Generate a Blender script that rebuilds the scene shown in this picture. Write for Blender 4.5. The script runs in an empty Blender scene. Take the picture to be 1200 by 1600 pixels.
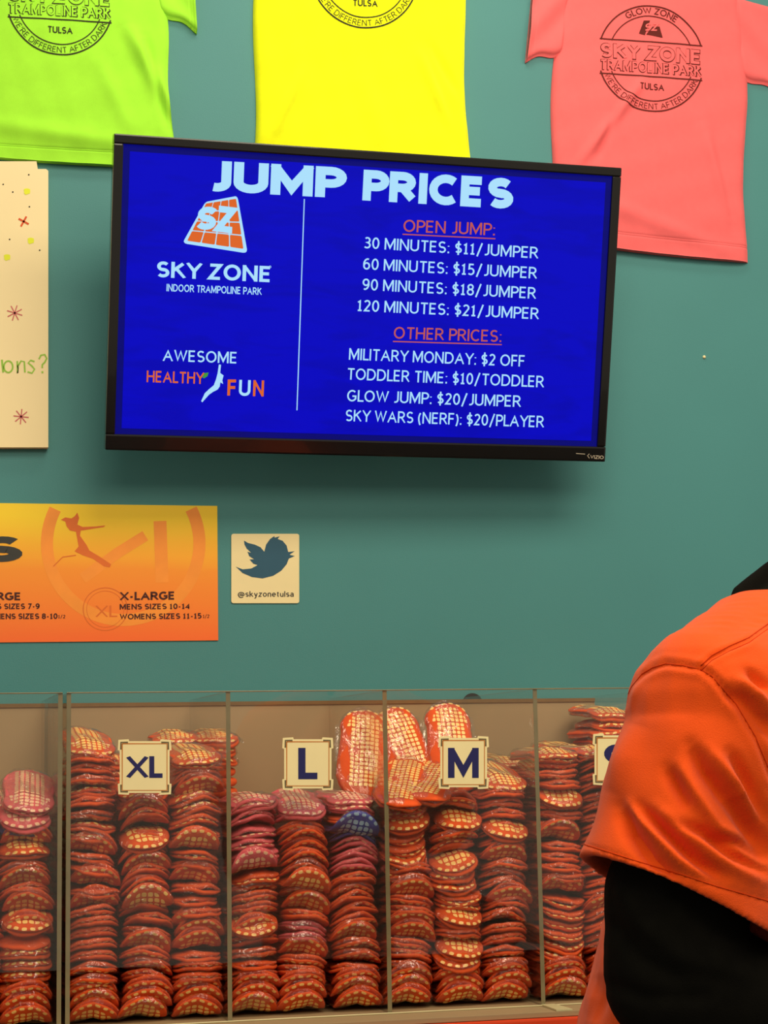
import bpy, bmesh, math, random
import numpy as np
from mathutils import Vector, Matrix, Euler
from mathutils.bvhtree import BVHTree
from mathutils.geometry import tessellate_polygon
random.seed(7)
sc = bpy.context.scene
col = sc.collection
R = math.radians

# ------------------------------------------------------------------ camera
F_PX, YAW, PITCH, ROLL = 2935.4, 0.2441, 0.129, -0.0172
CAM = np.array([0.0, -4.0739, 1.35])
def axes(yaw, pitch, roll):
    cy, sy, cp, sp = math.cos(yaw), math.sin(yaw), math.cos(pitch), math.sin(pitch)
    f = np.array([sy*cp, cy*cp, sp]); r = np.array([cy, -sy, 0.0]); u = np.cross(r, f)
    c, s = math.cos(roll), math.sin(roll)
    return c*r+s*u, -s*r+c*u, f
CR, CU, CF = axes(YAW, PITCH, ROLL)
cam = bpy.data.objects.new('camera', bpy.data.cameras.new('camera'))
col.objects.link(cam)
cam.data.sensor_fit = 'VERTICAL'; cam.data.sensor_height = 24.0
cam.data.lens = 24.0*F_PX/1600.0
cam.data.clip_start = 0.05
cam.matrix_world = Matrix(((CR[0], CU[0], -CF[0], CAM[0]), (CR[1], CU[1], -CF[1], CAM[1]),
                           (CR[2], CU[2], -CF[2], CAM[2]), (0, 0, 0, 1)))
sc.camera = cam

# ------------------------------------------------------------------ world, lamps, exposure
w = bpy.data.worlds.new('room_light'); sc.world = w; w.use_nodes = True
w.node_tree.nodes['Background'].inputs[0].default_value = (1.0, 0.88, 0.68, 1)
w.node_tree.nodes['Background'].inputs[1].default_value = 0.40
def lamp(name, loc, rot, sx, sy, power, color):
    l = bpy.data.lights.new(name, 'AREA'); l.shape = 'RECTANGLE'; l.size = sx; l.size_y = sy
    l.energy = power; l.color = color
    o = bpy.data.objects.new(name, l); col.objects.link(o); o.location = loc; o.rotation_euler = rot
    return o
lamp('ceiling_light', (1.6, -2.3, 3.9), (R(12), 0, 0), 2.6, 1.0, 78, (1.0, 0.89, 0.66))
lamp('ceiling_light', (0.2, -5.6, 4.0), (R(38), 0, 0), 4.0, 1.6, 104, (1.0, 0.88, 0.65))
lamp('ceiling_light', (0.95, -0.75, 3.9), (R(6), 0, 0), 1.2, 0.3, 12, (1.0, 0.89, 0.66))
sc.view_settings.view_transform = 'Standard'; sc.view_settings.look = 'None'
sc.view_settings.gamma = 1.0; sc.view_settings.exposure = 0.0; sc.view_settings.use_curve_mapping = False
sc.cycles.max_bounces = 8; sc.cycles.transparent_max_bounces = 32
sc.cycles.caustics_reflective = False; sc.cycles.caustics_refractive = False

# ------------------------------------------------------------------ projection helpers (measure the place from the photo)
def ray(px, py):
    return CF + CR*((px-600)/F_PX) - CU*((py-800)/F_PX)
def on_plane(px, py, P0, N):
    d = ray(px, py); t = np.dot(np.array(P0)-CAM, N)/np.dot(d, N)
    return CAM + d*t
def onY(px, py, y): return on_plane(px, py, (0, y, 0), np.array([0, 1.0, 0]))
def atD(px, py, dist): return CAM + ray(px, py)*dist

# ------------------------------------------------------------------ materials
def srgb(r, g, b):
    f = lambda c: (c/255/12.92) if c/255 <= 0.04045 else ((c/255+0.055)/1.055)**2.4
    return (f(r), f(g), f(b), 1)
def mat(name, color, rough=0.6, spec=0.4, noise=0.0, nscale=20, bump=0.0, bscale=200, metal=0.0, sheen=0.0, emit=None, estr=1.0, coat=0.0):
    m = bpy.data.materials.new(name); m.use_nodes = True
    nt = m.node_tree; b = nt.nodes['Principled BSDF']
    b.inputs['Base Color'].default_value = color; b.inputs['Roughness'].default_value = rough
    b.inputs['Specular IOR Level'].default_value = spec; b.inputs['Metallic'].default_value = metal
    b.inputs['Sheen Weight'].default_value = sheen; b.inputs['Coat Weight'].default_value = coat
    tc = nt.nodes.new('ShaderNodeTexCoord')
    if noise:
        n = nt.nodes.new('ShaderNodeTexNoise'); n.inputs['Scale'].default_value = nscale; n.inputs['Detail'].default_value = 4
        nt.links.new(tc.outputs['Object'], n.inputs['Vector'])
        hsv = nt.nodes.new('ShaderNodeHueSaturation'); hsv.inputs['Color'].default_value = color
        mr = nt.nodes.new('ShaderNodeMapRange'); mr.inputs['To Min'].default_value = 1-noise; mr.inputs['To Max'].default_value = 1+noise
        mr.inputs['From Min'].default_value = 0.3; mr.inputs['From Max'].default_value = 0.7
        nt.links.new(n.outputs['Fac'], mr.inputs['Value']); nt.links.new(mr.outputs['Result'], hsv.inputs['Value'])
        nt.links.new(hsv.outputs['Color'], b.inputs['Base Color'])
    if bump:
        n = nt.nodes.new('ShaderNodeTexNoise'); n.inputs['Scale'].default_value = bscale; n.inputs['Detail'].default_value = 3
        nt.links.new(tc.outputs['Object'], n.inputs['Vector'])
        bp = nt.nodes.new('ShaderNodeBump'); bp.inputs['Strength'].default_value = bump; bp.inputs['Distance'].default_value = 0.002
        nt.links.new(n.outputs['Fac'], bp.inputs['Height']); nt.links.new(bp.outputs['Normal'], b.inputs['Normal'])
    if emit:
        b.inputs['Emission Color'].default_value = emit; b.inputs['Emission Strength'].default_value = estr
    return m
def clear(name, tint, gloss=0.08, rough=0.05, bump=0.0, bscale=60, haze=0.0, fres=1.45):
    """thin clear plastic: light passes straight through, a fresnel part reflects"""
    m = bpy.data.materials.new(name); m.use_nodes = True; nt = m.node_tree
    for n in list(nt.nodes): nt.nodes.remove(n)
    out = nt.nodes.new('ShaderNodeOutputMaterial')
    tr = nt.nodes.new('ShaderNodeBsdfTransparent'); tr.inputs[0].default_value = tint
    gl = nt.nodes.new('ShaderNodeBsdfGlossy'); gl.inputs['Roughness'].default_value = rough
    lw = nt.nodes.new('ShaderNodeLayerWeight'); lw.inputs['Blend'].default_value = .5
    fr = nt.nodes.new('ShaderNodeMath'); fr.operation = 'POWER'; fr.inputs[1].default_value = 4.0; nt.links.new(lw.outputs['Facing'], fr.inputs[0])
    f5 = fr; fr = nt.nodes.new('ShaderNodeMath'); fr.operation = 'MULTIPLY'; fr.inputs[1].default_value = .6; nt.links.new(f5.outputs[0], fr.inputs[0])
    ad = nt.nodes.new('ShaderNodeMath'); ad.operation = 'ADD'; ad.inputs[1].default_value = gloss; ad.use_clamp = True
    nt.links.new(fr.outputs[0], ad.inputs[0])
    mx = nt.nodes.new('ShaderNodeMixShader')
    nt.links.new(ad.outputs[0], mx.inputs[0]); nt.links.new(gl.outputs[0], mx.inputs[2])
    if haze:
        df = nt.nodes.new('ShaderNodeBsdfDiffuse'); df.inputs[0].default_value = (0.8, 0.75, 0.65, 1)  # pale diffuse share paints a reflection haze into the sheet
        m2 = nt.nodes.new('ShaderNodeMixShader'); m2.inputs[0].default_value = haze
        nt.links.new(tr.outputs[0], m2.inputs[1]); nt.links.new(df.outputs[0], m2.inputs[2]); nt.links.new(m2.outputs[0], mx.inputs[1])
    else:
        nt.links.new(tr.outputs[0], mx.inputs[1])
    if bump:
        tc = nt.nodes.new('ShaderNodeTexCoord')
        n = nt.nodes.new('ShaderNodeTexNoise'); n.inputs['Scale'].default_value = bscale; n.inputs['Detail'].default_value = 2; n.inputs['Distortion'].default_value = 1.5
        nt.links.new(tc.outputs['Object'], n.inputs['Vector'])
        bp = nt.nodes.new('ShaderNodeBump'); bp.inputs['Strength'].default_value = bump; bp.inputs['Distance'].default_value = 0.01
        nt.links.new(n.outputs['Fac'], bp.inputs['Height'])
        nt.links.new(bp.outputs['Normal'], gl.inputs['Normal'])
    nt.links.new(mx.outputs[0], out.inputs[0])
    return m
M = {}
M['wall'] = mat('teal_wall_paint', srgb(70, 135, 138), 0.55, 0.35, noise=0.03, nscale=3, bump=0.12, bscale=350)
M['floor'] = mat('dark_carpet', srgb(60, 55, 52), 0.95, 0.1, noise=0.2, nscale=90)
M['ceil'] = mat('ceiling_paint', srgb(200, 195, 180), 0.9, 0.1, noise=0.03)
M['red'] = mat('orange_red_counter_laminate', srgb(224, 66, 24), 0.45, 0.4, noise=0.04, nscale=8)
M['tan'] = mat('tan_back_panel', srgb(160, 136, 102), 0.6, 0.3, noise=0.05, nscale=5, bump=0.05)
M['tanedge'] = mat('brown_panel_edge', srgb(120, 92, 58), 0.7, 0.2, noise=0.1, nscale=30)
M['acrylic'] = clear('clear_acrylic_sheet', (0.994, 0.990, 0.978, 1), gloss=0.03, rough=0.02, haze=0.008)  # slight diffuse whiteness stands in for hazy reflections on the front
M['acrylic_edge'] = mat('acrylic_sheet_edge', srgb(128, 116, 84), 0.3, 0.6, noise=0.12, nscale=25)
M['tab'] = mat('pale_acrylic_tab', srgb(205, 195, 150), 0.35, 0.5, noise=0.03)
M['wrap'] = clear('clear_plastic_bag', (0.99, 0.985, 0.97, 1), gloss=0.05, rough=0.05, bump=1.0, bscale=55, fres=1.35)
M['wrap2'] = clear('shiny_crinkled_plastic_bag', (0.99, 0.985, 0.97, 1), gloss=0.12, rough=0.08, bump=1.0, bscale=38, fres=1.35)
M['black_plastic'] = mat('black_gloss_plastic', srgb(14, 12, 12), 0.18, 0.5, noise=0.1, coat=0.3)
M['black_matte'] = mat('black_matte_plastic', srgb(20, 20, 20), 0.6, 0.3, noise=0.1)
M['green'] = mat('lime_green_cotton', srgb(168, 242, 62), 0.9, 0.15, noise=0.02, nscale=60, bump=0.25, bscale=900, sheen=0.1)
M['yellow'] = mat('neon_yellow_cotton', srgb(242, 250, 24), 0.9, 0.15, noise=0.02, nscale=60, bump=0.25, bscale=900, sheen=0.1)
M['pink'] = mat('neon_coral_cotton', srgb(246, 110, 114), 0.9, 0.15, noise=0.02, nscale=60, bump=0.25, bscale=900, sheen=0.1)
M['ink'] = mat('dark_print_ink', srgb(46, 44, 30), 0.7, 0.2, noise=0.1)
M['ink_pink'] = mat('brown_print_ink', srgb(96, 30, 26), 0.7, 0.2, noise=0.1)
M['board'] = mat('cream_board', srgb(246, 226, 176), 0.5, 0.3, noise=0.02, nscale=4)
M['sticker'] = mat('cream_sticker_vinyl', srgb(243, 226, 172), 0.4, 0.4, noise=0.02)
M['bird'] = mat('slate_blue_print', srgb(44, 88, 112), 0.5, 0.3, noise=0.03)
M['txt_dark'] = mat('dark_brown_print', srgb(70, 26, 20), 0.5, 0.3, noise=0.05)
M['txt_grey'] = mat('charcoal_print', srgb(56, 56, 54), 0.5, 0.3, noise=0.05)
M['navy'] = mat('navy_print', srgb(34, 34, 92), 0.5, 0.3, noise=0.03)
M['orange_line'] = mat('orange_print_line', srgb(198, 120, 50), 0.5, 0.3, noise=0.05)
M['grey_line'] = mat('grey_corner_print', srgb(110, 96, 66), 0.5, 0.3, noise=0.05)
M['marker_red'] = mat('red_marker', srgb(226, 92, 50), 0.6, 0.2, noise=0.1)
M['marker_pink'] = mat('pink_marker', srgb(206, 110, 110), 0.6, 0.2, noise=0.1)
M['marker_green'] = mat('green_marker', srgb(150, 196, 74), 0.6, 0.2, noise=0.1)
M['marker_yellow'] = mat('yellow_marker', srgb(232, 238, 60), 0.6, 0.2, noise=0.1)
M['sock_orange'] = mat('orange_sock_knit', srgb(224, 84, 32), 0.85, 0.2, noise=0.12, nscale=40, bump=0.5, bscale=500)
M['sock_pink'] = mat('pink_sock_knit', srgb(226, 96, 106), 0.85, 0.2, noise=0.12, nscale=40, bump=0.5, bscale=500)
M['sock_reflection'] = mat('sock_knit_reflection_blue', srgb(66, 70, 150), 0.85, 0.2, noise=0.12, nscale=40, bump=0.5, bscale=500)  # front panel reflection put into the sock colour
M['dot_orange'] = mat('yellow_orange_grip_rubber', srgb(255, 204, 118), 0.4, 0.5, noise=0.08, nscale=30)
M['dot_pink'] = mat('pale_pink_grip_rubber', srgb(250, 196, 160), 0.4, 0.5, noise=0.08, nscale=30)
M['dot_reflection'] = mat('grip_rubber_reflection_blue', srgb(150, 180, 210), 0.4, 0.5, noise=0.08, nscale=30)  # grip dots tinted by the same painted reflection
M['shirt'] = mat('orange_tshirt_cotton', srgb(228, 80, 18), 0.9, 0.12, noise=0.04, nscale=30, bump=0.35, bscale=700, sheen=0.12)
M['shirt_seam'] = mat('orange_seam_thread', srgb(196, 60, 14), 0.9, 0.1, noise=0.05, nscale=60)
M['hoodie'] = mat('black_hoodie_cotton', srgb(15, 14, 11), 0.95, 0.08, noise=0.15, nscale=40, bump=0.3, bscale=500)
M['skin'] = mat('skin', srgb(196, 140, 110), 0.6, 0.3, noise=0.05)
M['hair'] = mat('dark_brown_hair', srgb(40, 28, 20), 0.7, 0.3, noise=0.2, nscale=80, bump=0.6, bscale=90)
M['trouser'] = mat('dark_denim', srgb(34, 38, 52), 0.9, 0.1, noise=0.1, nscale=60)
M['shoe'] = mat('black_shoe', srgb(22, 22, 22), 0.6, 0.3, noise=0.1)
M['eye'] = mat('eye_white', srgb(225, 222, 215), 0.3, 0.5, noise=0.02)
M['navy_cloth'] = mat('navy_cotton', srgb(28, 34, 78), 0.9, 0.1, noise=0.1, nscale=60)
# television picture: gives off its own light
def screen_mat(name, c, s, wav=0.0):
    m = bpy.data.materials.new(name); m.use_nodes = True; nt = m.node_tree
    b = nt.nodes['Principled BSDF']; b.inputs['Base Color'].default_value = (0.004, 0.004, 0.006, 1); b.inputs['Roughness'].default_value = 0.25
    b.inputs['Specular IOR Level'].default_value = 0.06
    b.inputs['Emission Color'].default_value = c; b.inputs['Emission Strength'].default_value = s
    if wav:
        tc = nt.nodes.new('ShaderNodeTexCoord'); mp = nt.nodes.new('ShaderNodeMapping'); mp.inputs['Scale'].default_value = (3, 1, 14)
        n = nt.nodes.new('ShaderNodeTexNoise'); n.inputs['Scale'].default_value = 2.2; n.inputs['Detail'].default_value = 3; n.inputs['Distortion'].default_value = .6
        mr = nt.nodes.new('ShaderNodeMapRange'); mr.inputs['From Min'].default_value = .35; mr.inputs['From Max'].default_value = .55
        mr.inputs['To Min'].default_value = s*(1-wav); mr.inputs['To Max'].default_value = s
        nt.links.new(tc.outputs['Object'], mp.inputs['Vector']); nt.links.new(mp.outputs[0], n.inputs['Vector'])
        nt.links.new(n.outputs['Fac'], mr.inputs['Value']); nt.links.new(mr.outputs[0], b.inputs['Emission Strength'])
    return m
M['scr_blue'] = screen_mat('screen_blue', srgb(0, 2, 196), 0.95, 0.16)
M['scr_edge'] = screen_mat('screen_blue_dim_border', srgb(4, 6, 120), 0.9, 0.1)
M['scr_white'] = screen_mat('screen_white', srgb(172, 224, 252), 1.0)
M['scr_orange'] = screen_mat('screen_orange', srgb(226, 104, 40), 0.95)
M['scr_red'] = screen_mat('screen_dull_orange', srgb(200, 92, 84), 0.9)
M['scr_green'] = screen_mat('screen_green', srgb(70, 160, 60), 0.9)
def banner_mat():
    m = mat('orange_banner_print', srgb(240, 120, 30), 0.45, 0.35); nt = m.node_tree; b = nt.nodes['Principled BSDF']
    tc = nt.nodes.new('ShaderNodeTexCoord'); sp = nt.nodes.new('ShaderNodeSeparateXYZ'); cr = nt.nodes.new('ShaderNodeValToRGB')
    n = nt.nodes.new('ShaderNodeTexNoise'); n.inputs['Scale'].default_value = 3.0; n.inputs['Detail'].default_value = 5
    ad = nt.nodes.new('ShaderNodeMath'); ad.operation = 'MULTIPLY_ADD'; ad.inputs[1].default_value = 0.16
    nt.links.new(tc.outputs['Generated'], sp.inputs[0]); nt.links.new(tc.outputs['Generated'], n.inputs['Vector'])
    nt.links.new(n.outputs['Fac'], ad.inputs[0]); nt.links.new(sp.outputs['Z'], ad.inputs[2]); nt.links.new(ad.outputs[0], cr.inputs[0])
    e = cr.color_ramp.elements; e[0].position = 0.12; e[0].color = srgb(250, 112, 44); e[1].position = 1.05; e[1].color = srgb(252, 214, 40)
    x = cr.color_ramp.elements.new(0.6); x.color = srgb(250, 152, 44)
    nt.links.new(cr.outputs[0], b.inputs['Base Color']); return m
M['banner'] = banner_mat()
M['banner_light'] = mat('pale_orange_banner_print', srgb(250, 152, 54), 0.45, 0.35, noise=0.05)
M['banner_dark'] = mat('dark_orange_banner_print', srgb(224, 110, 36), 0.45, 0.35, noise=0.05)

# ------------------------------------------------------------------ mesh helpers
def mesh_obj(name, verts, faces, m, parent=None, smooth=False):
    me = bpy.data.meshes.new(name); me.from_pydata([tuple(v) for v in verts], [], [tuple(f) for f in faces]); me.update()
    if smooth: me.shade_smooth()
    if m: me.materials.append(m)
    o = bpy.data.objects.new(name, me); col.objects.link(o)
    if parent:
        o.parent = parent; o.matrix_parent_inverse = parent_inv(parent)
    return o
def parent_inv(p):
    return p.matrix_basis.inverted()
def bm_obj(name, bm, m, parent=None, smooth=False):
    bmesh.ops.recalc_face_normals(bm, faces=bm.faces)
    me = bpy.data.meshes.new(name); bm.to_mesh(me); bm.free()
    if smooth: me.shade_smooth()
    if m: me.materials.append(m)
    o = bpy.data.objects.new(name, me); col.objects.link(o)
    if parent: o.parent = parent; o.matrix_parent_inverse = parent_inv(parent)
    return o
def tag(o, label=None, cat=None, group=None, kind=None):
    if label: o['label'] = label
    if cat: o['category'] = cat
    if group: o['group'] = group
    if kind: o['kind'] = kind
    return o
def thing(name, label, cat, loc=(0, 0, 0), group=None):
    o = bpy.data.objects.new(name, None); col.objects.link(o); o.location = loc; o.empty_display_size = .05
    return tag(o, label, cat, group)
def box(bm, lo, hi, bev=0.0):
    r = bmesh.ops.create_cube(bm, size=1.0)
    for v in r['verts']:
        v.co = Vector([lo[i]+(v.co[i]+.5)*(hi[i]-lo[i]) for i in range(3)])
    if bev:
        es = list({e for v in r['verts'] for e in v.link_edges})
        bmesh.ops.bevel(bm, geom=es, offset=bev, segments=2, profile=.7, affect='EDGES')
def box_obj(name, lo, hi, m, parent=None, bev=0.0):
    bm = bmesh.new(); box(bm, lo, hi, bev); return bm_obj(name, bm, m, parent)
def tube(pts, rad, n=8, closed=False):
    pts = [Vector(p) for p in pts]; rads = rad if isinstance(rad, (list, tuple)) else [rad]*len(pts)
    V, Fc = [], []; up = None; N = len(pts)
    for i, p in enumerate(pts):
        a = pts[(i-1) % N] if (closed or i) else p; b = pts[(i+1) % N] if (closed or i < N-1) else p
        t = (b-a).normalized()
        if up is None: up = t.orthogonal().normalized()
        up = (up - t*up.dot(t)).normalized(); s = t.cross(up)
        for k in range(n):
            an = 2*math.pi*k/n; V.append(p+(up*math.cos(an)+s*math.sin(an))*rads[i])
    for i in range(N if closed else N-1):
        for k in range(n):
            j = (i+1) % N
            Fc.append((i*n+k, i*n+(k+1) % n, j*n+(k+1) % n, j*n+k))
    if not closed:
        Fc.append(tuple(range(n))[::-1]); Fc.append(tuple((N-1)*n+k for k in range(n)))
    return V, Fc
def lift(p, k):
    p = np.array(p); d = CAM-p; return p+d/np.linalg.norm(d)*(6e-5*k)
class Flat:
    """flat print drawn in measured points, laid on a real surface through fn(x, y) -> 3d point"""
    def __init__(s, fn): s.fn = fn; s.v = []; s.f = []
    def poly(s, pts):
        b = len(s.v); s.v += [s.fn(*p) for p in pts]
        for t in tessellate_polygon([[Vector((p[0], p[1], 0)) for p in pts]]): s.f.append(tuple(b+i for i in t))
    def line(s, pts, wd, closed=False):
        n = len(pts); L, Rr = [], []
        for i in range(n):
            a = pts[(i-1) % n] if (closed or i) else pts[i]; c = pts[(i+1) % n] if (closed or i < n-1) else pts[i]
            dx, dy = c[0]-a[0], c[1]-a[1]; l = math.hypot(dx, dy) or 1; nx, ny = -dy/l*wd/2, dx/l*wd/2
            L.append((pts[i][0]+nx, pts[i][1]+ny)); Rr.append((pts[i][0]-nx, pts[i][1]-ny))
        b = len(s.v); s.v += [s.fn(*p) for p in L]+[s.fn(*p) for p in Rr]
        for i in range(n if closed else n-1):
            j = (i+1) % n; s.f.append((b+i, b+j, b+n+j, b+n+i))
    def text(s, body, A, B, cap, up=(0, -1), bold=0.0, outline=0.0):
        V, Fc, W = glyphs(body, bold, outline); b = len(s.v)
        for x, y, ly in V:
            t = x/W
            s.v.append(lift(s.fn(A[0]+(B[0]-A[0])*t+up[0]*y*cap, A[1]+(B[1]-A[1])*t+up[1]*y*cap), ly))
        s.f += [tuple(b+i for i in f) for f in Fc]
    def arc(s, body, c, r, a0, a1, cap, bold=0.0, inner=False, rot=0.0):
        """letters along an arc; angles in degrees, y grows downwards; inner: tops point to the centre"""
        V, Fc, W = glyphs(body, bold, 0); b = len(s.v)
        for x, y, ly in V:
            a = R(a0+(a1-a0)*x/W)+rot; rr = r-y*cap if inner else r+y*cap
            s.v.append(s.fn(c[0]+math.cos(a)*rr, c[1]+math.sin(a)*rr))
        s.f += [tuple(b+i for i in f) for f in Fc]
    def obj(s, name, m, parent):
        return mesh_obj(name, s.v, s.f, m, parent)
# own plain sans alphabet: every letter is a few strokes on a 1-high grid
def _arc(cx, cy, rx, ry, a0, a1, n=10):
    return [(cx+rx*math.cos(R(a0+(a1-a0)*i/n)), cy+ry*math.sin(R(a0+(a1-a0)*i/n))) for i in range(n+1)]
def _alphabet():
    A = {}
    A['A'] = (.68, [[(0, 0), (.34, 1), (.68, 0)], [(.13, .34), (.55, .34)]])
    A['B'] = (.54, [[(.3, .53)]+_arc(.3, .765, .22, .235, -90, 90)+[(0, 1), (0, 0), (.3, 0)]+_arc(.3, .265, .24, .265, -90, 90)+[(0, .53)]])
    A['C'] = (.6, [_arc(.35, .5, .35, .5, 48, 312, 18)])
    A['D'] = (.64, [[(.26, 0), (0, 0), (0, 1), (.26, 1)]+_arc(.26, .5, .38, .5, 90, -90, 14)])
    A['E'] = (.46, [[(.46, 1), (0, 1), (0, 0), (.46, 0)], [(0, .52), (.42, .52)]])
    A['F'] = (.45, [[(.45, 1), (0, 1), (0, 0)], [(0, .50), (.41, .50)]])
    A['G'] = (.66, [_arc(.36, .5, .36, .5, 48, 320, 18)+[(.66, .2), (.66, .46), (.38, .46)]])
    A['H'] = (.6, [[(0, 0), (0, 1)], [(.6, 0), (.6, 1)], [(0, .52), (.6, .52)]])
    A['I'] = (.0, [[(0, 0), (0, 1)]])
    A['J'] = (.3, [[(.3, 1), (.3, .24)]+_arc(.08, .24, .22, .24, 0, -110, 8)])
    A['K'] = (.56, [[(0, 0), (0, 1)], [(.54, 1), (.03, .46)], [(.18, .60), (.56, 0)]])
    A['L'] = (.44, [[(0, 1), (0, 0), (.44, 0)]])
    A['M'] = (.76, [[(0, 0), (0, 1)], [(.04, 1), (.38, .12), (.72, 1)], [(.76, 1), (.76, 0)]])
    A['N'] = (.62, [[(0, 0), (0, 1)], [(.04, 1), (.58, 0)], [(.62, 0), (.62, 1)]])
    A['O'] = (.74, [_arc(.37, .5, .37, .5, 0, 360, 26)])
    A['P'] = (.5, [[(0, 0), (0, 1), (.25, 1)]+_arc(.25, .72, .25, .28, 90, -90)+[(0, .44)]])
    A['R'] = (.54, [[(0, 0), (0, 1), (.25, 1)]+_arc(.25, .735, .25, .265, 90, -90)+[(0, .47)], [(.26, .47), (.54, 0)]])
    A['S'] = (.5, [_arc(.26, .74, .24, .26, 35, 268, 12)+_arc(.25, .25, .25, .25, 88, -145, 12)])
    A['T'] = (.58, [[(0, 1), (.58, 1)], [(.29, 0), (.29, 1)]])
    A['U'] = (.58, [[(0, 1), (0, .29)]+_arc(.29, .29, .29, .29, 180, 360, 12)+[(.58, 1)]])
    A['V'] = (.64, [[(0, 1), (.32, 0), (.64, 1)]])
    A['W'] = (.94, [[(0, 1), (.235, 0), (.47, .98), (.705, 0), (.94, 1)]])
    A['X'] = (.6, [[(0, 1), (.6, 0)], [(0, 0), (.6, 1)]])
    A['Y'] = (.6, [[(0, 1), (.3, .46), (.6, 1)], [(.3, .5), (.3, 0)]])
    A['Z'] = (.54, [[(0, 1), (.54, 1), (0, 0), (.54, 0)]])
    A['0'] = (.46, [_arc(.23, .5, .23, .5, 0, 360, 22)])
    A['1'] = (.3, [[(0, .8), (.16, 1), (.16, 0)], [(0, 0), (.32, 0)]])
    A['2'] = (.44, [_arc(.21, .74, .21, .26, 155, -25, 10)+[(.02, 0), (.44, 0)]])
    A['3'] = (.42, [_arc(.19, .76, .2, .24, 140, -88, 10)+_arc(.18, .26, .24, .26, 88, -140, 10)])
    A['4'] = (.5, [[(.38, 0), (.38, 1), (0, .27), (.5, .27)]])
    A['5'] = (.44, [[(.4, 1), (.06, 1), (.04, .56)]+_arc(.18, .3, .25, .3, 100, -135, 11)])
    A['6'] = (.46, [[(.4, .97)]+_arc(.34, .45, .34, .55, 100, 170, 6)+_arc(.235, .3, .225, .3, 170, 530, 18)])
    A['7'] = (.44, [[(0, 1), (.44, 1), (.14, 0)]])
    A['8'] = (.46, [_arc(.23, .765, .2, .235, 0, 360, 16), _arc(.23, .265, .23, .265, 0, 360, 16)])
    A['9'] = (.46, [[(.06, .03)]+_arc(.12, .55, .34, .55, -80, -10, 6)+_arc(.225, .7, .225, .3, -10, 350, 18)])
    A[':'] = (.06, [[(.03, .0), (.03, .09)], [(.03, .58), (.03, .67)]])
    A['-'] = (.24, [[(0, .36), (.24, .36)]])
    A['/'] = (.38, [[(0, -.12), (.38, 1.04)]])
    A["'"] = (.02, [[(.01, .72), (.01, 1)]])
    A['('] = (.16, [_arc(.34, .42, .34, .66, 125, 235, 8)]); A[')'] = (.16, [_arc(-.18, .42, .34, .66, 55, -55, 8)])
    A['$'] = (.44, [[(x*.88, y*.84+.08) for x, y in A['S'][1][0]], [(.22, -.1), (.22, 1.1)]])
    A['@'] = (.86, [_arc(.42, .36, .17, .2, 0, 360, 14), [(.6, .56), (.58, .24)]+_arc(.7, .3, .15, .16, 220, 360, 6)+_arc(.43, .36, .43, .5, 0, 310, 22)])
    x = .72
    A['s'] = (.36, [[(p[0]*.74, p[1]*x) for p in A['S'][1][0]]]); A['z'] = (.38, [[(0, x), (.38, x), (0, 0), (.38, 0)]])
    A['k'] = (.4, [[(0, 0), (0, 1.02)], [(.38, x), (.02, .34)], [(.14, .43), (.4, 0)]])
    A['y'] = (.42, [[(0, x), (.22, .02)], [(.42, x), (.17, -.2), (.0, -.27)]])
    A['o'] = (.46, [_arc(.23, .36, .23, .36, 0, 360, 18)])
    A['n'] = (.38, [[(0, 0), (0, x)], [(0, .45)]+_arc(.19, .5, .19, .22, 160, 0, 8)+[(.38, 0)]])
    A['e'] = (.44, [[(.02, .38), (.44, .38)]+_arc(.22, .36, .22, .36, 5, 315, 16)])
    A['t'] = (.24, [[(.1, .95), (.1, .14), (.16, .02), (.26, .02)], [(0, x), (.25, x)]])
    A['u'] = (.38, [[(0, x), (0, .22)]+_arc(.19, .22, .19, .22, 180, 360, 8), [(.38, x), (.38, 0)]])
    A['l'] = (.0, [[(0, 0), (0, 1.02)]])
    A['a'] = (.38, [_arc(.19, .5, .19, .22, 150, 0, 8)+[(.38, 0)], [(.38, .42), (.16, .40)]+_arc(.15, .2, .15, .2, 90, 290, 8)+[(.38, .14)]])
    return A
ALPH = _alphabet()
_g = {}
def stroke(pts, wd):
    """thick polyline with mitred corners"""
    pts = [p for i, p in enumerate(pts) if i == 0 or math.hypot(p[0]-pts[i-1][0], p[1]-pts[i-1][1]) > 1e-4]
    n = len(pts); closed = n > 2 and math.hypot(pts[0][0]-pts[-1][0], pts[0][1]-pts[-1][1]) < 1e-6
    if closed: pts = pts[:-1]; n -= 1
    L = []
    for i in range(n):
        p = pts[i]; a = pts[i-1] if (i or closed) else None; c = pts[(i+1) % n] if (i < n-1 or closed) else None
        def nrm(u, v):
            dx, dy = v[0]-u[0], v[1]-u[1]; l = math.hypot(dx, dy) or 1; return (-dy/l, dx/l)
        if a is None: m = nrm(p, c); k = 1
        elif c is None: m = nrm(a, p); k = 1
        else:
            n1, n2 = nrm(a, p), nrm(p, c); mx, my = n1[0]+n2[0], n1[1]+n2[1]; l = math.hypot(mx, my)
            if l < .05: m, k = n1, 1
            else: m = (mx/l, my/l); k = min(2.6, 1/max(.1, m[0]*n1[0]+m[1]*n1[1]))
        L.append(((p[0]+m[0]*k*wd/2, p[1]+m[1]*k*wd/2), (p[0]-m[0]*k*wd/2, p[1]-m[1]*k*wd/2)))
    V = [q for l in L for q in l]; F = []
    for i in range(n if closed else n-1):
        j = (i+1) % n; F.append((2*i, 2*i+1, 2*j+1, 2*j))
    return V, F
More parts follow.
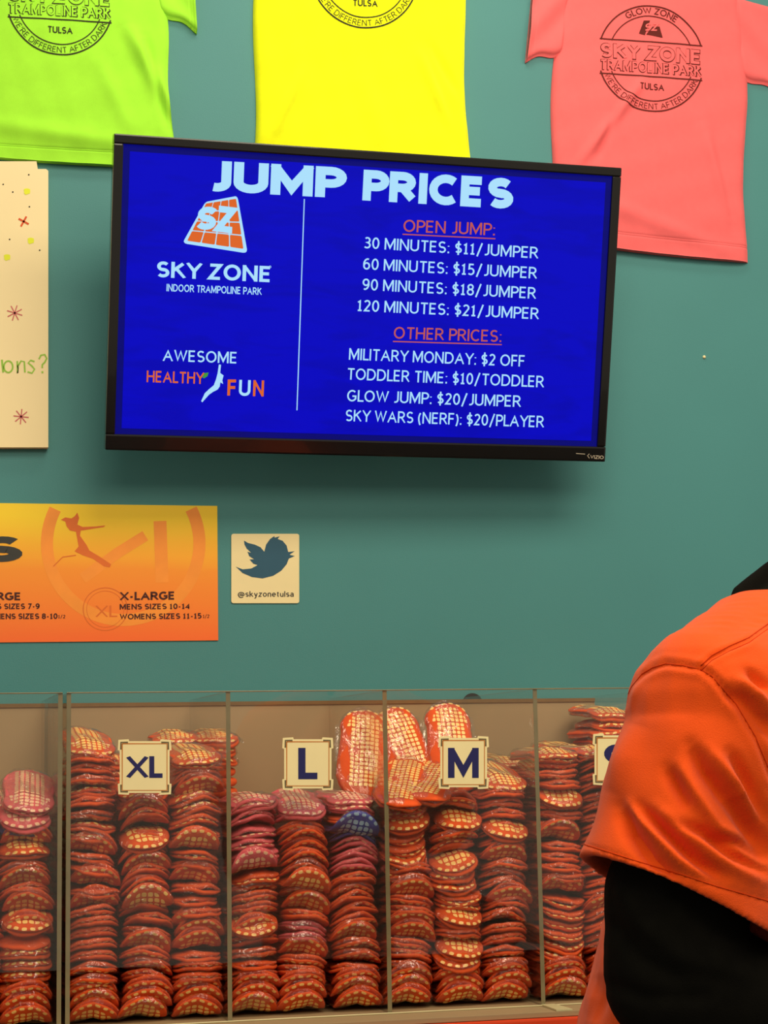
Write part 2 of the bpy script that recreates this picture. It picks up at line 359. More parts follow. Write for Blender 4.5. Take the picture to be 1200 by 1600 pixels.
def glyphs(body, bold, outline):
    """bold is the stroke width as a share of the letter height"""
    k = (body, bold)
    if k in _g: return _g[k]
    wd = bold or .1; V, Fc = [], []; x = 0; sp = max(.055, .155-.34*wd)
    for ch in body:
        if ch == ' ': x += .32; continue
        gw, st = ALPH[ch]
        gs = 1+max(0, wd-.2)*2.2
        for li, pl in enumerate(st):
            P = [(x+wd/2+p[0]*gs, (wd/2+p[1]*(1-wd)) if 0 <= p[1] <= 1.0 else p[1]) for p in pl]
            # strokes that end on the cap or base line are cut square there
            Q = list(P)
            for e, o_ in ((0, 1), (-1, -2)):
                if len(Q) > 1 and abs(Q[e][0]-Q[o_][0]) < .9*abs(Q[e][1]-Q[o_][1])+1e-9 and (pl[e][1] in (0, 1)):
                    dx, dy = Q[e][0]-Q[o_][0], Q[e][1]-Q[o_][1]; l = math.hypot(dx, dy); t = (wd/2)/abs(dy)*1.0
                    Q[e] = (Q[e][0]+dx*t, Q[e][1]+dy*t)
            v, f = stroke(Q, wd); b = len(V)
            v = [(p[0], max(min(p[1], 1.0), 0.0) if (max(q[1] for q in pl) <= 1.0 and min(q[1] for q in pl) >= 0) else p[1]) for p in v]
            V += [(p[0], p[1], li) for p in v]; Fc += [tuple(b+i for i in q) for q in f]
        x += gw*gs+wd+sp-(.11 if ch == 'L' and wd < .25 else .05 if ch in 'TYPF' else 0)
    x0 = min(v[0] for v in V); x1 = max(v[0] for v in V); V = [(v[0]-x0, v[1], v[2]) for v in V]
    _g[k] = (V, Fc, x1-x0); return _g[k]

# ------------------------------------------------------------------ the setting
o = box_obj('wall_back', (-2.6, 0, 0), (4.6, 0.12, 4.3), M['wall']); tag(o, 'teal painted wall behind the television and bins', kind='structure')
o = box_obj('floor', (-3.2, -7.5, -0.05), (4.8, 0.12, 0), M['floor']); tag(o, 'dark floor in front of the counter', kind='structure')

# ------------------------------------------------------------------ television
TVW, TVH = 1.118, 0.652
TC = np.array([0.9331, -0.2402, 2.3108])
tr_, tu_, tf_ = axes(-0.0235, 0.2443, 0.0021)      # f points into the wall
def tvp(u, v, d=0.0): return TC + tr_*u + tu_*v - tf_*d
TF = 0.001
def tvpix(d):
    P0 = tvp(0, 0, d)
    return lambda x, y: on_plane(x, y, P0, tf_)
tv = thing('television', 'large black flat television with a blue jump prices screen, tilted forward on the wall', 'television', tuple(tvp(0, 0, -.05)))
def tvbox(name, u0, u1, v0, v1, d0, d1, m, bev=0.0, par=tv):
    bm = bmesh.new(); box(bm, (u0, v0, d0), (u1, v1, d1), bev)
    for v in bm.verts: v.co = Vector(tvp(v.co.x, v.co.y, v.co.z))
    return bm_obj(name, bm, m, par)
a, b = TVW/2, TVH/2
tvbox('bezel', -a, a, b-.020, b, -.03, 0.0, M['black_plastic'], .003)
tvbox('bezel', -a, a, -b, -b+.034, -.03, 0.002, M['black_plastic'], .004)
tvbox('bezel', -a, -a+.020, -b+.034, b-.020, -.03, 0.0, M['black_plastic'], .003)
tvbox('bezel', a-.020, a, -b+.034, b-.020, -.03, 0.0, M['black_plastic'], .003)
tvbox('back_cover', -a+.003, a-.003, -b+.003, b-.003, -.045, -.012, M['black_matte'], .006)
tvbox('back_cover_bulge', -a*.7, a*.7, -b*.8, b*.5, -.075, -.044, M['black_matte'], .01)
scr = tvbox('screen', -a+.019, a-.019, -b+.033, b-.019, -.011, -.006, M['scr_edge'])
tvbox('picture', -a+.034, a-.034, -b+.046, b-.034, -.006, -.0055, M['scr_blue'], 0, scr)
# bracket: wall plate, arm
bm = bmesh.new(); box(bm, (TC[0]-.12, -.012, TC[2]-.12), (TC[0]+.12, 0.0, TC[2]+.16), .003); bm_obj('wall_plate', bm, M['black_matte'], tv)
V, Fc = tube([(TC[0], -.01, TC[2]), (TC[0]-.06, -.09, TC[2]+.01), tuple(tvp(0, 0, -.07))], .018); mesh_obj('bracket_arm', V, Fc, M['black_matte'], tv, True)
def upv(x): return (0.028+(x-171)*4.3e-5, -1)
fnp = tvpix(-.0050)
def scr_text(m, label=None, items=(), lines=()):
    f = Flat(fnp)
    for it in items: f.text(*it)
    for pts, wd in lines: f.line(pts, wd)
    o = f.obj('screen_lettering', M[m], scr)
    if label: o['label'] = label
    return o
scr_text('scr_white', None, [('JUMP', (332, 299), (541, 310), 48, upv(430), .275)])
scr_text('scr_white', None, [('PRICES', (566, 313), (801, 327), 48, upv(690), .275)])
f = Flat(fnp); f.line([(475.5, 311), (464, 641)], 1.6); f.obj('screen_line', M['scr_white'], scr)
for body, x0, y0, x1, y1 in (
        ('30 MINUTES: $11/JUMPER', 569, 388, 841, 404), ('60 MINUTES: $15/JUMPER', 567, 421, 839, 435.5),
        ('90 MINUTES: $18/JUMPER', 566, 453, 837.5, 467), ('120 MINUTES: $21/JUMPER', 558, 486, 842, 499),
        ('MILITARY MONDAY: $2 OFF', 545, 562, 819, 573), ('TODDLER TIME: $10/TODDLER', 543, 593, 850, 605.5),
        ('GLOW JUMP: $20/JUMPER', 542, 627, 814, 636), ('SKY WARS (NERF): $20/PLAYER', 540, 658, 850, 668)):
    scr_text('scr_white', None, [(body, (x0, y0), (x1, y1), 18, upv(700), .135)])
scr_text('scr_red', 'dull orange underlined heading OPEN JUMP', [('OPEN JUMP:', (630, 362), (773, 368), 19, upv(700), .13)], [([(629, 366), (774, 373)], 1.8)])
scr_text('scr_red', 'dull orange underlined heading OTHER PRICES', [('OTHER PRICES:', (615, 529), (783, 534.5), 18.5, upv(700), .13)], [([(614, 533.5), (784, 538.5)], 1.8)])
scr_text('scr_white', None, [('SKY ZONE', (245, 433), (421, 441), 25, upv(330), .19)], [([(422+1.6*math.cos(R(t*45)), 417+1.6*math.sin(R(t*45))) for t in range(9)], .8)])
scr_text('scr_white', None, [('INDOOR TRAMPOLINE PARK', (260, 455), (409, 461), 11.5, upv(330), .16)])
scr_text('scr_white', None, [('AWESOME', (254, 564), (369, 568), 18, upv(310), .14)])
scr_text('scr_orange', 'orange screen lettering', [('HEALTHY', (229, 597), (319, 600), 18, upv(270), .15)])
scr_text('scr_orange', 'orange screen lettering', [('F', (355, 618), (368, 618), 25, upv(360), .18)])
scr_text('scr_white', None, [('U', (373, 618.5), (391, 619), 25, upv(380), .18)])
scr_text('scr_orange', 'orange screen lettering', [('N', (395, 619), (412, 619.5), 25, upv(400), .18)])
D2 = Flat(fnp); D2.poly([(316, 590), (319, 583), (326, 582), (324, 588), (319, 591)])
W_ = Flat(fnp)
t3 = lambda L: [(160+x/3, 200+y/3) for x, y in L]
W_.poly(t3([(546, 1108), (556, 1110), (552, 1148), (568, 1160), (562, 1183), (566, 1200), (553, 1192), (550, 1212), (540, 1226), (520, 1236), (500, 1250), (482, 1270), (468, 1286), (463, 1280), (480, 1243), (500, 1224), (522, 1206), (532, 1180), (540, 1150)]))
# trapezoid logo
q = [(321, 315.5), (371, 306), (387, 396), (285, 380)]
def ql(q, u, v):
    t = [q[0][i]+(q[1][i]-q[0][i])*u for i in (0, 1)]; bt = [q[3][i]+(q[2][i]-q[3][i])*u for i in (0, 1)]
    return (t[0]+(bt[0]-t[0])*v, t[1]+(bt[1]-t[1])*v)
def rr(u0, v0, u1, v1, r, Q):
    P = []
    for cx, cy, a0 in ((u1-r, v0+r, -90), (u1-r, v1-r, 0), (u0+r, v1-r, 90), (u0+r, v0+r, 180)):
        for k in range(4):
            an = R(a0+30*k); P.append(ql(Q, cx+r*math.cos(an), cy+r*math.sin(an)))
    return P
Lg = Flat(tvpix(-.0052)); Lo = Flat(tvpix(-.0050)); Lb = Flat(tvpix(-.0048)); Ls = Flat(tvpix(-.0046))
Lg.poly(rr(0, 0, 1, 1, .07, q))
vs = [.045, .25, .47, .70, .95]
for j in range(4):
    for i in range(4): Lo.poly(rr(.05+i*.228, vs[j], .05+i*.228+.21, vs[j+1]-.02, .02, q))
Ls.text('S', (303, 357), (334, 361), 36, (.28, -1), .27); Ls.text('Z', (331, 361), (372, 366), 41, (.04, -1), .25)
W_.obj('screen_figure', M['scr_white'], scr); D2.obj('screen_leaf', M['scr_green'], scr)
Lg.obj('screen_logo_ground', M['scr_white'], scr); tag(Lo.obj('screen_logo_squares', M['scr_orange'], scr), kind='stuff'); Ls.obj('screen_logo_letters', M['scr_white'], scr)
Bz = Flat(tvpix(.0024)); Bz.text('VIZIO', (922, 716.5), (943, 717.5), 5.5, upv(940), .15); Bz.line([(900, 708.5), (914, 709.5)], 1.0)
Bz.line([(921, 709), (918, 712), (921, 716)], 1.0)
Bz.obj('maker_lettering', mat('grey_bezel_print', srgb(190, 180, 160), .4, noise=.05), tv)

# ------------------------------------------------------------------ t-shirts pinned to the wall
def smooth01(x): x = min(1, max(0, x)); return x*x*(3-2*x)
def make_shirt(label, m, ink, hem, pit, cuffL, cuffR, folds, prt, y_off=0.0, sl=.20):
    """hem, pit: (left px, right px) on the wall; body patch and two sleeves, upper part runs on above the photo"""
    X = lambda p: onY(p[0], p[1], -.01)
    hl, hr, pl, pr = X(hem[0]), X(hem[1]), X(pit[0]), X(pit[1])
    upd = ((pl+pr)/2-(hl+hr)/2); upd /= np.linalg.norm(upd); rt = (pr-pl)/np.linalg.norm(pr-pl)
    sL = pl+upd*sl+rt*.02; sR = pr+upd*sl-rt*.02; W = np.linalg.norm(pr-pl)
    nb = (sL+sR)/2+upd*.045
    t = thing('t_shirt', label, 'shirt', (float((hl+hr)[0]/2), 0, float((hl+hr)[2]/2)), 'glow t-shirts pinned on the teal wall')
    NU, NV = 90, 130
    def edge(s, v):   # left (s=0) or right edge from hem to pit to shoulder
        a, b2, c = ((hl, pl, sL), (hr, pr, sR))[s]
        return a+(b2-a)*(v/.7) + rt*(.006*math.sin(v*9+s*2)) if v < .7 else b2+(c-b2)*((v-.7)/.3) + rt*(.006*math.sin(6.3+s*2))*(1-(v-.7)/.3)
    def height(x, z, u, v):
        e = min(u, 1-u)*W; eb = v*.6
        h = .016*(1-(1-min(1, e/.03))**2)**.5 + .003
        h += .007*math.sin(u*math.pi)
        h *= .75+.25*smooth01(eb/.1)
        for (fx0, fz0, fx1, fz1, wd, am) in folds_w:
            dx, dz = fx1-fx0, fz1-fz0; L2 = dx*dx+dz*dz; k = max(0, min(1, ((x-fx0)*dx+(z-fz0)*dz)/L2))
            d = math.hypot(x-fx0-k*dx, z-fz0-k*dz); h += 2.0*am*math.exp(-(d/wd)**2)*math.sin(math.pi*min(.98, max(.02, k*.98+.01)))**.6
        h += .0006*math.sin(x*90+z*31)+.0006*math.sin(z*70-x*20)
        for hv in (.030, .034): h -= .0011*math.exp(-((v*.6-hv)/.0013)**2) if v < .1 else 0
        return max(h, .002)
    folds_w = []
    for (a0, b0, a1, b1, wd, am) in folds:
        p, q2 = onY(a0, b0, -.01), onY(a1, b1, -.01); folds_w.append((p[0], p[2], q2[0], q2[2], wd, am))
    vs = [0, .003, .01, .02]+[.02+.98*(i/(NV-3))**1.0 for i in range(1, NV-2)]
    # dense rows at the hem so the stitching reads
    vs = sorted(set([round(x, 5) for x in vs]+[.046, .049, .0505, .052, .054, .0565, .0585, .061]))
    V, Fc, S = [], [], {}
    def pt(u, v):
        A, B = edge(0, v), edge(1, v); p = A+(B-A)*u
        if v > .86:       # neckline and sloping shoulders
            k = (v-.86)/.14; p = p+(nb-p)*0.0+upd*(.045*k*math.sin(u*math.pi))
        p = p + upd*(-.006*math.sin(u*math.pi)*(1-min(1, v/.2)))
        return p
    for v in vs:
        for i in range(NU+1):
            u = i/NU; p = pt(u, v); V.append((p[0], -height(p[0], p[2], u, v)-y_off, p[2]))
    n = NU+1
    for j in range(len(vs)-1):
        for i in range(NU): Fc.append((j*n+i, j*n+i+1, (j+1)*n+i+1, (j+1)*n+i))
    # underside of the hem and the sides go back to the wall
    def skirt(idx):
        b0 = len(V)
        for k in idx: V.append((V[k][0], -.0005, V[k][2]+.0))
        for k in range(len(idx)-1): Fc.append((idx[k], idx[k+1], b0+k+1, b0+k))
    skirt(list(range(n))); skirt([j*n for j in range(len(vs))]); skirt([j*n+NU for j in range(len(vs))])
    body = mesh_obj('shirt_body', V, Fc, m, t, True)
    # sleeves
    for s, cuff in ((0, cuffL), (1, cuffR)):
        c1 = X(cuff); P = (pl, pr)[s]; S_ = (sL, sR)[s]; d = c1-P
        c2 = S_+(c1-P)*1.05+upd*.02
        P = P - rt*(.0 if s else 0)
        inn = rt*(.02 if s == 0 else -.02)
        V, Fc = [], []; NA, NB = 40, 40
        for j in range(NB+1):
            for i in range(NA+1):
                ua, vb = i/NA, j/NB       # ua: body to cuff, vb: under edge to top edge
                lo_ = (P+inn)+(c1-(P+inn))*ua; hi_ = (S_+inn)+(c2-(S_+inn))*ua; p = lo_+(hi_-lo_)*vb
                p = p+upd*(-.006*math.sin(ua*math.pi*2.2)*(1-vb)**4)
                e = min(vb, 1-vb)*.2; h = .017*(1-(1-min(1, e/.018))**2)**.5+.003
                h += .005*math.sin(vb*9+ua*5)*math.sin(vb*math.pi)
                h += -.002*math.exp(-((ua-.86)/.012)**2)+.003*math.exp(-((ua-.97)/.02)**2)
                if ua < .12: h *= .55+.45*ua/.12
                V.append((p[0], -max(.002, h)-y_off, p[2]))
        n2 = NA+1
        for j in range(NB):
            for i in range(NA): Fc.append((j*n2+i, j*n2+i+1, (j+1)*n2+i+1, (j+1)*n2+i))
        def skirt2(idx):
            b0 = len(V)
            for k in idx: V.append((V[k][0], -.0005, V[k][2]))
            for k in range(len(idx)-1): Fc.append((idx[k], idx[k+1], b0+k+1, b0+k))
        skirt2(list(range(n2))); skirt2([j*n2+NA for j in range(NB+1)]); skirt2([NB*n2+i for i in range(n2)])
        mesh_obj('sleeve', V, Fc, m, t, True)
    # round print on the chest
    me = body.data; bvh = BVHTree.FromPolygons([v.co[:] for v in me.vertices], [tuple(p.vertices) for p in me.polygons])
    cx, cy, r, sl_ = prt
    def lay(x, y):
        g = onY(cx+x, cy+y+x*sl_, -.02); h = bvh.ray_cast(Vector((g[0], -1, g[2])), Vector((0, 1, 0)))
        yy = (h[0].y if h[0] else -.022)-.0011
        return (g[0], yy, g[2])
    f = Flat(lay)
    def arcpts(rad, a0, a1, n=40): return [(rad*math.cos(R(a0+(a1-a0)*i/n)), rad*math.sin(R(a0+(a1-a0)*i/n))) for i in range(n+1)]
    k = r/82
    f.line(arcpts(82*k, 180+18, 360-18), 2.2*k); f.line(arcpts(66*k, 180+22, 360-22), 1.6*k)
    f.line(arcpts(82*k, 17, 163), 2.2*k); f.line(arcpts(66*k, 21, 159), 1.6*k)
    f.line([(x*k, -26*k) for x in range(-80, 82, 8)], 2*k); f.line([(x*k, 28*k) for x in range(-80, 82, 8)], 2*k)
    f.arc('GLOW ZONE', (0, 0), 69.5*k, 238, 302, 10*k, .14)
    f.arc("WE'RE DIFFERENT AFTER DARK", (0, 0), 79*k, 158, 22, 9.0*k, .10, inner=True)
    f.text('TULSA', (-18*k, 49*k), (20*k, 49*k), 10*k, (0, -1), .17)
    f2 = Flat(lambda x, y: (lambda p: (p[0], p[1]-.0004, p[2]))(lay(x, y)))
    f.text('SKY ZONE', (-79*k, 4*k), (77*k, 4*k), 24*k, (0, -1), .28); f2.text('SKY ZONE', (-77.9*k, 2.8*k), (75.9*k, 2.8*k), 21.8*k, (0, -1), .20)
    f.text('TRAMPOLINE PARK', (-79*k, 23*k), (79*k, 23*k), 17*k, (0, -1), .26); f2.text('TRAMPOLINE PARK', (-78*k, 22*k), (78*k, 22*k), 15.2*k, (0, -1), .17)
    f2.obj('chest_print', m, t)
    Q = [(-12*k, -58*k), (9*k, -60*k), (18*k, -34*k), (-19*k, -38*k)]
    f.poly([Q[0], (-2*k, -59*k), (-10*k, -36*k), Q[3]]); f.poly([(2*k, -50*k), (13*k, -51*k), (18*k, -34*k), (-8*k, -37*k)])
    f2 = Flat(lambda x, y: (lambda p: (p[0], p[1]-.0006, p[2]))(lay(x, y))); f2.text('SZ', (-11*k, -42*k), (11*k, -44*k), 12*k, (.2, -1), .18); f2.obj('chest_print', m, t)
    f.obj('chest_print', ink, t)
    return t
make_shirt('lime green t-shirt pinned above the cream board', M['green'], M['ink'], ((-105, 238), (276, 262)), ((-85, 0), (258, 15)), (-160, 40), (308, 50),
           [(195, 40, 300, 230, .018, .010), (225, 60, 262, 200, .01, -.008), (-60, 190, 250, 236, .02, .004), (150, 90, 205, 215, .02, .004)], (93, 4, 83, .06))
make_shirt('neon yellow t-shirt pinned behind the top of the television', M['yellow'], M['ink'], ((395, 282), (736, 286)), ((402, -72), (724, -60)), (340, -40), (790, -30),
           [(470, 110, 425, 215, .012, .006), (650, 80, 700, 200, .012, .006), (670, 70, 715, 150, .01, -.005), (560, 120, 600, 230, .03, .003)], (569, -38, 83, .04))
make_shirt('coral pink t-shirt pinned beside the right end of the television', M['pink'], M['ink_pink'], ((860, 374), (1167, 409)), ((868, 80), (1166, 118)), (822, 95), (1222, 146),
           [(1000, 130, 900, 260, .012, .006), (960, 170, 930, 250, .01, -.005), (1090, 190, 1140, 340, .02, .005), (1110, 210, 1150, 370, .012, -.004), (890, 300, 1150, 400, .02, .003)], (1016, 93, 82, .075))

# ------------------------------------------------------------------ cream board, banner, sticker
bd = thing('poster_board', 'cream poster board with marker drawings, cut off by the left edge', 'board', tuple(onY(0, 699, 0)))
def slab(name, pts, y0, y1, m, parent=None):
    """outline in photo points on plane y1 (front), extruded back to y0"""
    P = [onY(x, y, y1) for x, y in pts]; n = len(P)
    V = [(p[0], y1, p[2]) for p in P]+[(p[0], y0, p[2]) for p in P]
    Fc = [tuple(range(n)), tuple(range(2*n-1, n-1, -1))]+[(i, n+i, n+(i+1) % n, (i+1) % n) for i in range(n)]
    bm = bmesh.new(); vs = [bm.verts.new(v) for v in V]
    for f in Fc: bm.faces.new([vs[i] for i in f])
    return bm_obj(name, bm, m, parent)
slab('panel', [(-330, 252), (57, 252), (59, 264), (72, 264), (75.5, 267), (75.5, 699), (-330, 699)], -.002, -.022, M['board'], bd)
fb = lambda x, y: onY(x, y, -.0225)
f = Flat(fb)
def star(f, x, y, r, n, w_, rot=0.3):
    for k in range(n):
        a_ = rot+math.pi*k/n; f.line([(x-r*math.cos(a_), y-r*math.sin(a_)), (x+r*math.cos(a_), y+r*math.sin(a_))], w_)
star(f, 37, 346, 9, 2, 3, .5); f.obj('red_marker_cross', M['marker_red'], bd)
f = Flat(fb); star(f, 23, 489, 12.5, 4, 1.8); f.obj('marker_star', M['marker_pink'], bd)
f = Flat(fb); star(f, 33, 651, 12, 4, 1.8, .1); f.obj('marker_star', M['marker_pink'], bd)
for x, y in ((42, 299), (48, 376), (11, 402)): f = Flat(fb); f.poly([(x+(5.2+.8*math.sin(k*2.3))*math.cos(k*.6283), y+(5.2+.8*math.sin(k*2.3))*math.sin(k*.6283)) for k in range(10)]); f.obj('marker_dot', M['marker_yellow'], bd)
f = Flat(fb)
f.line([(3, 562), (5, 582)], 3)
f.line([(12+7*math.cos(t)*1.0+1, 573+9*math.sin(t)) for t in [i*math.pi/8 for i in range(16)]], 2.6, True)
f.line([(27, 564), (27.5, 583), (28, 572), (33, 564), (38, 565), (39, 582)], 2.6)
f.line([(54, 565), (48, 563), (44, 567), (50, 572), (54, 577), (50, 583), (43, 581)], 2.6)
f.line([(61, 561), (64, 555), (70, 554), (73, 560), (70, 566), (66, 570), (66, 575)], 2.6); f.line([(66, 580), (66.5, 583)], 3)
f.obj('green_marker_lettering', M['marker_green'], bd)
f = Flat(fb)
for x, y in ((45, 273), (5, 288), (46, 323), (15, 374), (62, 391), (20, 300)): star(f, x, y, 1.1, 2, 1.6)
tag(f.obj('pen_dots', M['txt_grey'], bd), kind='stuff')

bn = thing('size_banner', 'yellow to orange sock size chart banner left of the bird sticker', 'banner', tuple(onY(170, 1001, 0)))
slab('banner_sheet', [(-560, 779), (339.5, 790.5), (341, 1000.5), (-560, 1009)], -.0005, -.003, M['banner'], bn)
def fnb(d): return lambda x, y: onY(x, y, -.003-d)
c6 = lambda x, y: (x/2.4, 760+y/2.4)
f = Flat(fnb(.0002)); f.line([c6(462+286*math.cos(t), 215+286*math.sin(t)) for t in [i*math.pi/40 for i in range(-6, 47)]], 19)
f.line([c6(310, 345), c6(440, 250), c6(545, 185)], 17); f.line([c6(600, 130), c6(608, 360)], 20)
f.obj('banner_ring_print', M['banner_light'], bn)
f = Flat(fnb(.0004))
f.poly([c6(*p) for p in [(228, 125), (245, 116), (268, 120), (280, 112), (290, 98), (297, 118), (290, 143), (310, 152), (360, 150), (395, 146), (390, 152), (340, 160), (303, 166), (300, 185), (325, 220), (335, 240), (372, 262), (417, 292), (412, 304), (390, 300), (350, 272), (310, 258), (280, 243), (295, 225), (290, 200), (285, 170), (262, 165), (250, 150), (245, 132)]])
f.line([c6(285, 258), c6(235, 265), c6(200, 300)], 1.6); f.line([c6(395+83*math.cos(t), 460+80*math.sin(t)) for t in [i*math.pi/20 for i in range(40)]], 1.4, True)
f.line([c6(395+70*math.cos(t), 460+68*math.sin(t)) for t in [i*math.pi/20 for i in range(40)]], 0.8, True)
f.text('XL', c6(358, 490), c6(440, 490), 18, (0, -1), .13)
f.obj('banner_figure_print', M['banner_dark'], bn)
for it in (('LARGE', (-31, 937.5), (31.5, 938), 12.5, (0, -1), .22), ('MENS SIZES 7-9', (-31, 952), (62, 951.5), 8.8, (0, -1), .2), ('WOMENS SIZES 8-10', (-31, 967.5), (90, 967), 8.8, (0, -1), .2),
           ('1/2', (91, 966), (102, 966), 5.4, (0, -1), .15), ('X-LARGE', (187, 938), (272, 937), 13, (0, -1), .22), ('MENS SIZES 10-14', (187, 952.5), (296, 951.5), 8.8, (0, -1), .2),
           ('WOMENS SIZES 11-15', (187, 968), (315, 966.5), 8.8, (0, -1), .2), ('1/2', (317, 965.5), (327, 965.5), 5.4, (0, -1), .15)):
    f = Flat(fnb(.0006)); f.text(*it); f.obj('banner_lettering', M['txt_dark'], bn)
f = Flat(fnb(.0008)); f.text('S', (-30, 878), (34, 878), 40, (.06, -1), .26); f.obj('banner_big_letter', M['txt_grey'], bn)

st = thing('sticker', 'small cream square sticker with a blue bird, right of the orange banner', 'sticker', tuple(onY(414, 942, 0)))
def rrect(x0, y0, x1, y1, r, n=5):
    P = []
    for cx, cy, a0 in ((x1-r, y0+r, -90), (x1-r, y1-r, 0), (x0+r, y1-r, 90), (x0+r, y0+r, 180)):
        for k in range(n): an = R(a0+90*k/(n-1)); P.append((cx+r*math.cos(an), cy+r*math.sin(an)))
    return P
slab('sticker_sheet', rrect(361.5, 834, 467.5, 942.5, 3.5), -.0005, -.003, M['sticker'], st)
f = Flat(fnb(.0004))
f.poly([c6(*p) for p in [(915, 203), (930, 212), (955, 218), (977, 228), (991, 245), (998, 218), (1013, 197), (1029, 186), (1030, 192), (1049, 187), (1041, 197), (1060, 204), (1075, 222), (1081, 246), (1105, 243), (1086, 256), (1105, 261), (1083, 271), (1075, 292), (1055, 316), (1025, 335), (985, 345), (945, 340), (910, 325), (884, 301), (910, 311), (942, 308), (966, 295), (950, 290), (936, 274), (953, 273), (935, 262), (928, 245), (942, 249), (925, 233), (917, 218)]])
f.obj('bird_print', M['bird'], st)
f = Flat(fnb(.0004)); f.text('@skyzonetulsa', (371.5, 932.5), (459, 932.5), 8.6, (0, -1), .15); f.obj('sticker_lettering', M['txt_grey'], st)
# small black cable outlet peeking over the tan panel
bm = bmesh.new(); bmesh.ops.create_cone(bm, cap_ends=True, segments=28, radius1=.024, radius2=.020, depth=.012)
for v in bm.verts: v.co = Vector((v.co.x, v.co.z, v.co.y))
g = onY(736, 1100, 0); o = bm_obj('cable_grommet', bm, M['black_matte']); o.location = (g[0], -.006, g[2]+.0)
tag(o, 'black round cable outlet on the wall just above the M bin', 'grommet')
bm = bmesh.new(); bmesh.ops.create_uvsphere(bm, u_segments=10, v_segments=6, radius=.004)
g = onY(1100, 558, 0); o = bm_obj('wall_pin', bm, M['sticker']); o.location = (g[0], -.001, g[2]); tag(o, 'tiny pale speck on the teal wall below the pink shirt', 'pin')

# ------------------------------------------------------------------ counter and clear bins
DF, BW, X0, ZT, ZB = 0.5237, 0.3063, 0.5727, 1.476, 0.8648
LIP = 0.085
ct = thing('counter', 'orange red counter carrying the clear sock bins', 'counter', (0.9, -.35, 0))
box_obj('counter_top', (-1.5, -DF-LIP-.01, ZB-.05), (3.4, -.028, ZB-.011), M['red'], ct, .004)
box_obj('counter_front', (-1.48, -DF-LIP+.01, .10), (3.38, -DF-LIP+.03, ZB-.05), M['red'], ct)
box_obj('plinth', (-1.46, -DF+.02, 0), (3.36, -.04, .10), M['black_matte'], ct)
for xx in (-1.48, 3.36): box_obj('side_panel', (xx, -DF-LIP+.03, .10), (xx+.02, -.03, ZB-.05), M['red'], ct)
TH = .0075
def divider(x, par, name='divider', z1=ZT, y0=-DF, th=TH):
    o = box_obj(name, (x-th/2, y0, ZB), (x+th/2, -.028, z1), M['acrylic'], par)
    e = box_obj('polished_edge', (x-th/2-.0004, y0-.0008, ZB), (x+th/2+.0004, y0+.0006, z1), M['acrylic_edge'], o)
    return o
ZS = 0.972     # lower edge of the front sheets: below is the opening for taking socks
def bin_(label, xa, xb, divs, ztop):
    t = thing('acrylic_bin', label, 'bin', ((xa+xb)/2, -DF/2, ZB))
    box_obj('bin_floor', (xa, -DF-LIP, ZB-.010), (xb, -.012, ZB-.0005), M['tab' if 0 else 'tan'], t, .001)
    box_obj('back_panel', (xa, -.022, ZB), (xb, -.012, ZT-.012), M['tan'], t)
    box_obj('back_panel_trim', (xa, -.025, ZT-.012), (xb, -.010, ZT-.004), M['tanedge'], t)
    for x in divs: divider(x, t)
    fp = box_obj('front_panel', (xa, -DF-.004, ZS), (xb, -DF-.001, ztop), M['acrylic'], t)
    V, Fc = tube([(xa, -DF-.0025, ztop), (xb, -DF-.0025, ztop)], .0012, 6); mesh_obj('top_edge', V, Fc, M['acrylic_edge'], fp)
    V, Fc = tube([(xa, -DF-.004, ZB+.001), (xb, -DF-.004, ZB+.001)], .0014, 6); mesh_obj('front_rail', V, Fc, M['tab'], t)
    return t
main = bin_('long clear divided bin with size labels XL, L and M', X0-BW+.0035, X0+3*BW+TH/2, [X0-BW+.0035+TH/2, X0, X0+BW, X0+2*BW, X0+3*BW], ZT)
left = bin_('clear bin at the left edge with no size label', X0-2.4*BW, X0-BW-.0045, [X0-2*BW-.004, X0-BW-.0045-TH/2], ZT)
# pale tabs joining the dividers to the lip
for k in (1, 2):
    x = X0+k*BW; V = [(x-.004, -DF-.001, ZB), (x+.022, -DF-.001, ZB), (x+.030, -DF-LIP+.002, ZB), (x-.002, -DF-LIP+.002, ZB)]
    V += [(p[0], p[1], ZB+.003) for p in V]
    if k == 2: mesh_obj('foot_tab', V, [(3, 2, 1, 0), (4, 5, 6, 7), (0, 1, 5, 4), (1, 2, 6, 5), (2, 3, 7, 6), (3, 0, 4, 7)], M['tab'], main)

